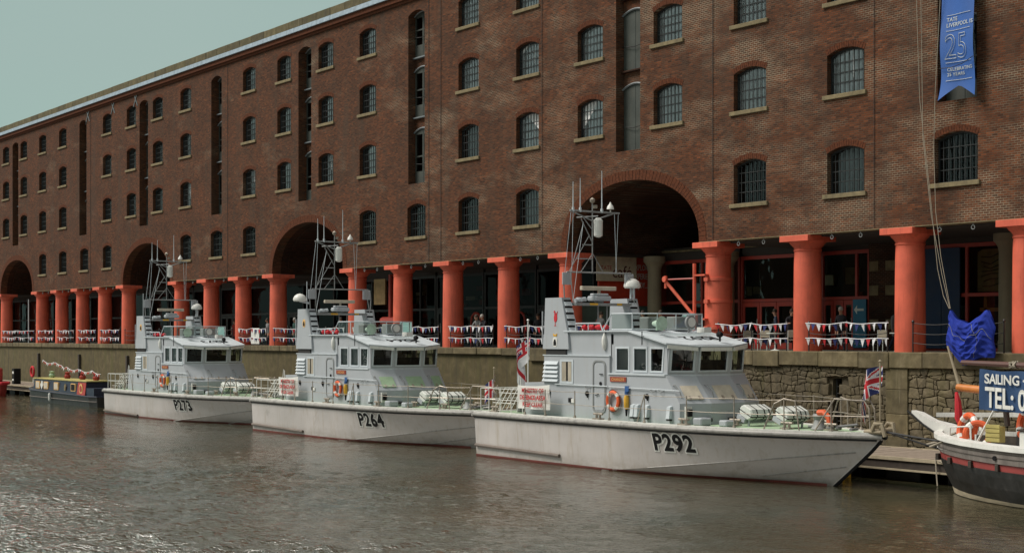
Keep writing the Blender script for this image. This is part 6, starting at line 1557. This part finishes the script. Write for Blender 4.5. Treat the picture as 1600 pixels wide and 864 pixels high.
# ================================================================ QUAY FURNITURE
def sign_board(x, y, lab):
    t = empty('sign_board', (x, y, 0)); tag(t, lab, 'sign', 'white sign boards at the quay edge')
    MB().bbox((-.62, -.03, .1), (.62, .0, 1.15), .01).build('panel', M['white'], t)
    MB().tube([(-.6, .02, 0), (-.6, .02, 1.15)], .025, 5).tube([(.6, .02, 0), (.6, .02, 1.15)], .025, 5).build('frame', M['darkmetal'], t)
    MB().prism([(-.06, .62), (.06, .62), (.03, .72), (.11, .76), (.07, .86), (0, .95), (-.07, .86), (-.11, .76), (-.03, .72)], -.036, -.03).build('emblem', M['cl_grey'], t)
    MB().box((-.34, -.036, .42), (.34, -.03, .5)).build('text_strip', M['ship'], t)
sign_board(-95.6, -.12+.2, 'white sign board with small grey emblem between two red columns above P264 stern')
sign_board(-101.6, .1, 'white sign board partly hidden behind the wheelhouse roof of P273')
def cafe_chair(x, y, rz, lab):
    t = empty('chair', (x, y, 0), rz); tag(t, lab, 'chair', 'metal café chairs behind the railings')
    for a, b in ((-.2, -.2), (.2, -.2), (-.2, .2), (.2, .2)): MB().tube([(a, b, 0), (a, b, .45 if b < 0 else .85)], .018, 5).build('leg', M['silver'], t)
    MB().bbox((-.22, -.22, .43), (.22, .22, .47), .01).build('seat', M['curtain'], t)
    MB().bbox((-.2, .19, .55), (.2, .22, .85), .01).build('backrest', M['curtain'], t)
def cafe_table(x, y, lab):
    t = empty('table', (x, y, 0)); tag(t, lab, 'table', 'café tables behind the railings')
    MB().lathe([(.36, .7), (.37, .71), (.37, .73), (.36, .74)], 20).build('table_top', M['silver'], t); MB().lathe([(.22, 0), (.05, .05), (.03, .1), (.03, .7)], 10).build('pedestal', M['silver'], t)
cafe_chair(-48.9, 1.6, .5, 'café chair next to the seated customer, left of the table'); cafe_chair(-47.6, 2.0, -2.2, 'café chair right of the table behind the bunting'); cafe_chair(-50.0, 1.8, 1.0, 'café chair nearest the banded red column'); cafe_chair(-43.0, 2.3, .3, 'café chair to the right of the man in black')
cafe_table(-48.3, 1.7, 'round café table behind the bunting, right of the banded column'); cafe_table(-49.5, 2.4, 'round café table close to the banded red column'); cafe_table(-42.3, 2.6, 'round café table behind the bunting, near the man in black')

# ================================================================ PEOPLE
def person(loc, rz, lab, top='cl_black', legs='cl_navy', hair='hair', pose='stand', sc=1.0, sitz=0):
    t = empty('person', loc, rz); t.scale = (1, 1, 1); tag(t, lab, 'person')
    lean = {'stand': .03, 'lean': .38, 'walk': .06, 'sit': .12}[pose]
    hip = Vector((0, 0, .93 if pose != 'sit' else .5))
    up = Vector((0, -math.sin(lean), math.cos(lean)))
    chest = hip+up*.38; neck = hip+up*.55; head0 = hip+up*.62+Vector((0, -.02, 0)); head1 = head0+Vector((0, -.03, .1)); head2 = head1+Vector((0, 0, .11))
    V = [hip, hip+up*.18, chest, neck, head0, head1, head2]; Rr = [(.15, .11), (.14, .1), (.18, .115), (.065, .06), (.075, .08), (.085, .1), (.06, .075)]
    E_ = [(0, 1), (1, 2), (2, 3), (3, 4), (4, 5), (5, 6)]
    hands = []
    for sg in (-1, 1):
        k = len(V)
        if pose == 'lean': el = chest+Vector((sg*.26, -.12, -.14)); ha = el+Vector((-sg*.06, -.27, .0))
        elif pose == 'walk': el = chest+Vector((sg*.25, .06*sg, -.2)); ha = el+Vector((0, -.1-.08*sg, -.23))
        elif pose == 'sit': el = chest+Vector((sg*.25, -.05, -.24)); ha = el+Vector((-sg*.05, -.25, .02))
        else: el = chest+Vector((sg*.25, .03, -.24)); ha = el+Vector((-sg*.03, -.06, -.25))
        d = (ha-el).normalized()
        V += [chest+Vector((sg*.17, 0, .07)), el, ha, ha+d*.07]; Rr += [(.07, .075), (.05, .05), (.032, .032), (.035, .02)]
        E_ += [(2, k), (k, k+1), (k+1, k+2), (k+2, k+3)]
        side_v = d.cross(Vector((0, 1, 0))) if abs(d.y) < .8 else Vector((1, 0, 0)); side_v.normalize(); nrm = d.cross(side_v).normalized()
        for q, ln in ((-1.5, .06), (-.5, .075), (.5, .08), (1.5, .07)):
            kk = len(V); b0 = ha+d*.075+side_v*(q*.017); V += [b0+d*.03, b0+d*ln+nrm*.015]; Rr += [(.009, .009), (.008, .008)]; E_ += [(k+3, kk), (kk, kk+1)]
        kk = len(V); V += [ha+d*.04+side_v*.045+nrm*.01]; Rr += [(.01, .01)]; E_ += [(k+3, kk)]
        hands.append(ha)
        k = len(V); hx = sg*.095
        if pose == 'sit': kn = hip+Vector((hx, -.42, .02)); an = kn+Vector((0, .02, -.43))
        elif pose == 'walk': kn = hip+Vector((hx, -.1-.1*sg, -.43)); an = Vector((hx, .05-.25*sg, .08+hip.z-.93))
        else: kn = hip+Vector((hx*1.1, -.03, -.45)); an = Vector((hx*1.3, .02, .08))
        V += [hip+Vector((hx, 0, -.06)), kn, an, an+Vector((sg*.03, -.16, -.04))]; Rr += [(.095, .1), (.062, .065), (.042, .045), (.04, .03)]; E_ += [(0, k), (k, k+1), (k+1, k+2), (k+2, k+3)]
    me = bpy.data.meshes.new('body'); me.from_pydata([tuple(v) for v in V], E_, []); ob_ = bpy.data.objects.new('body', me); col.objects.link(ob_)
    ms_ = ob_.modifiers.new('skin', 'SKIN'); 
    for i, r_ in enumerate(Rr): me.skin_vertices[0].data[i].radius = r_
    me.skin_vertices[0].data[0].use_root = True
    ob_.modifiers.new('sub', 'SUBSURF').levels = 1
    dg = bpy.context.evaluated_depsgraph_get(); m2 = bpy.data.meshes.new_from_object(ob_.evaluated_get(dg)); bpy.data.objects.remove(ob_)
    m2.materials.clear()
    for m_ in (top, legs, 'skin', 'cl_black'): m2.materials.append(M[m_])
    for p in m2.polygons:
        c_ = p.center; p.use_smooth = True
        if (c_-head1).length < .2 and c_.z > neck.z: mi = 2
        elif min((c_-(h_+Vector((0, 0, 0)))).length for h_ in hands) < .02 or min((c_-h_).length for h_ in hands) < .17 and (c_-hands[0 if c_.x < 0 else 1]).dot((hands[0 if c_.x < 0 else 1]-chest)) > 0: mi = 2
        elif c_.z < hip.z+.02 and not any((c_-h_).length < .3 for h_ in hands): mi = 3 if c_.z < .1 else 1
        else: mi = 0
        p.material_index = mi
    ob_ = link('body', m2, t)
    hr = MB(); hr.lathe([(.02, .125), (.06, .11), (.09, .07), (.102, .02), (.1, -.03)][::-1], 12, (head1.x, head1.y+.02, head1.z+.04)); hr.build('hair', M[hair], t, smooth=True)
    for sg in (-1, 1):
        MB().lathe([(.008, -.008), (.012, 0), (.004, .008)], 6, (sg*.032, head1.y-.098, head1.z+.01)).build('eye', M['black'], t)
        MB().lathe([(.008, -.03), (.016, 0), (.008, .03)], 6, (sg*.09, head1.y, head1.z)).build('ear', M['skin'], t)
    MB().hexa([(-.014, head1.y-.125, head1.z-.03), (.014, head1.y-.125, head1.z-.03), (.012, head1.y-.08, head1.z-.03), (-.012, head1.y-.08, head1.z-.03), (-.006, head1.y-.1, head1.z+.02), (.006, head1.y-.1, head1.z+.02), (.006, head1.y-.08, head1.z+.02), (-.006, head1.y-.08, head1.z+.02)]).build('nose', M['skin'], t)
    MB().box((-.025, head1.y-.1, head1.z-.055), (.025, head1.y-.085, head1.z-.047)).build('mouth', M['cl_red'], t)
    return t
rzc = math.atan2(.8225, .5687)*0  # facing the dock (-Y) by default
person((-45.1, 2.3, 0), R(25), 'balding man in a black jacket standing behind the bunting, right of the café doors', 'cl_black', 'cl_navy', 'hairg')
person((-47.9, 2.2, 0), R(60), 'customer in dark clothes bending over a café table', 'cl_black', 'cl_black', 'hair', 'lean')
person((-68.9, .75, 0), R(-10), 'man in black leaning on the railing, right one of the couple', 'cl_black', 'cl_navy', 'hairg', 'lean')
person((-69.6, .75, 0), R(20), 'woman in a pale grey coat leaning over the railing, left one of the couple', 'cl_grey', 'cl_grey', 'hair', 'lean')
person((-56.9, 1.6, 0), R(-40), 'person standing in the big arch, left of two heads above the P292 flybridge', 'cl_black', 'cl_navy')
person((-55.9, 1.8, 0), R(30), 'person standing in the big arch, right of two heads above the P292 flybridge', 'cl_grey', 'cl_navy')
person((-61.0, 2.2, 0), R(70), 'person in red top walking behind the mast of P292', 'cl_red', 'cl_navy', 'hair', 'walk')
person((-60.2, 1.6, 0), R(200), 'person in grey walking behind the mast of P292, right of the one in red', 'cl_grey', 'cl_navy', 'hair', 'walk')
person((-91.2, .8, 0), R(10), 'person in a dark green jacket standing behind the P264 stern, beside a red column', 'cl_green', 'cl_navy', 'hairg')
person((-84.9, 1.0, 0), R(-20), 'man in a black jacket seen through the mast frame of P264', 'cl_black', 'cl_navy', 'hair', 'lean')
person((-95.4, .9, 0), R(0), 'person in grey standing behind the white sign board', 'cl_grey', 'cl_navy', 'hair')
person((-66.8, 2.6, 0), R(50), 'person in dark clothes just right of the leaning couple, in the shade', 'cl_black', 'cl_black')
for x, lb in ((-144.5, 'person in the leftmost arch, close to the thin pale pole'), (-142.3, 'person in red in the leftmost arch'), (-127.6, 'person in black two bays left of the P273 funnel')):
    person((x, 1.2, 0), rnd.uniform(-1, 1), lb, 'cl_red' if 'red' in lb else 'cl_grey' if 'pole' in lb else 'cl_black', 'cl_navy')
for x, y, rz, tp_, hr_, ps_, lb in ((-74.6, 2.4, .4, 'cl_jean', 'hair', 'walk', 'person in denim blue walking in the arcade above the bow of P264'), (-72.9, 3.2, -1.2, 'cl_red', 'hair', 'stand', 'person in a red top deep in the arcade, left of the leaning couple'),
        (-79.8, 2.0, .9, 'cl_grey', 'hairg', 'walk', 'grey haired person in grey walking behind the P264 wheelhouse roof'), (-64.6, 3.4, 2.0, 'cl_grey', 'hair', 'stand', 'person in grey standing in deep shade left of the P292 funnel'),
        (-50.2, 3.6, -.8, 'cl_jean', 'hair', 'stand', 'person in denim blue by the red café doors, near the banded column'), (-43.9, 4.2, 1.4, 'cl_grey', 'hair', 'walk', 'person in grey passing the brick pier, right of the man in black'),
        (-103.0, 2.0, .3, 'cl_red', 'hair', 'walk', 'person in red behind the roof of the P273 wheelhouse'), (-132.5, 1.6, -.3, 'cl_grey', 'hair', 'stand', 'person in grey three bays left of the P273 funnel')):
    person((x, y, 0), rz, lb, tp_, 'cl_navy', hr_, ps_)
# crew in the wheelhouse of P292
f0 = P292pt(9.95, -1.15, 3.57); person((f0.x, f0.y, f0.z-.75), R(80), 'crew member in navy uniform at the middle side window of the P292 wheelhouse', 'cl_navy', 'cl_navy', 'hair')
f0 = P292pt(10.9, -.95, 3.57); person((f0.x, f0.y, f0.z-.75), R(100), 'grey haired crew member at the foremost side window of the P292 wheelhouse', 'cl_navy', 'cl_navy', 'hairg')
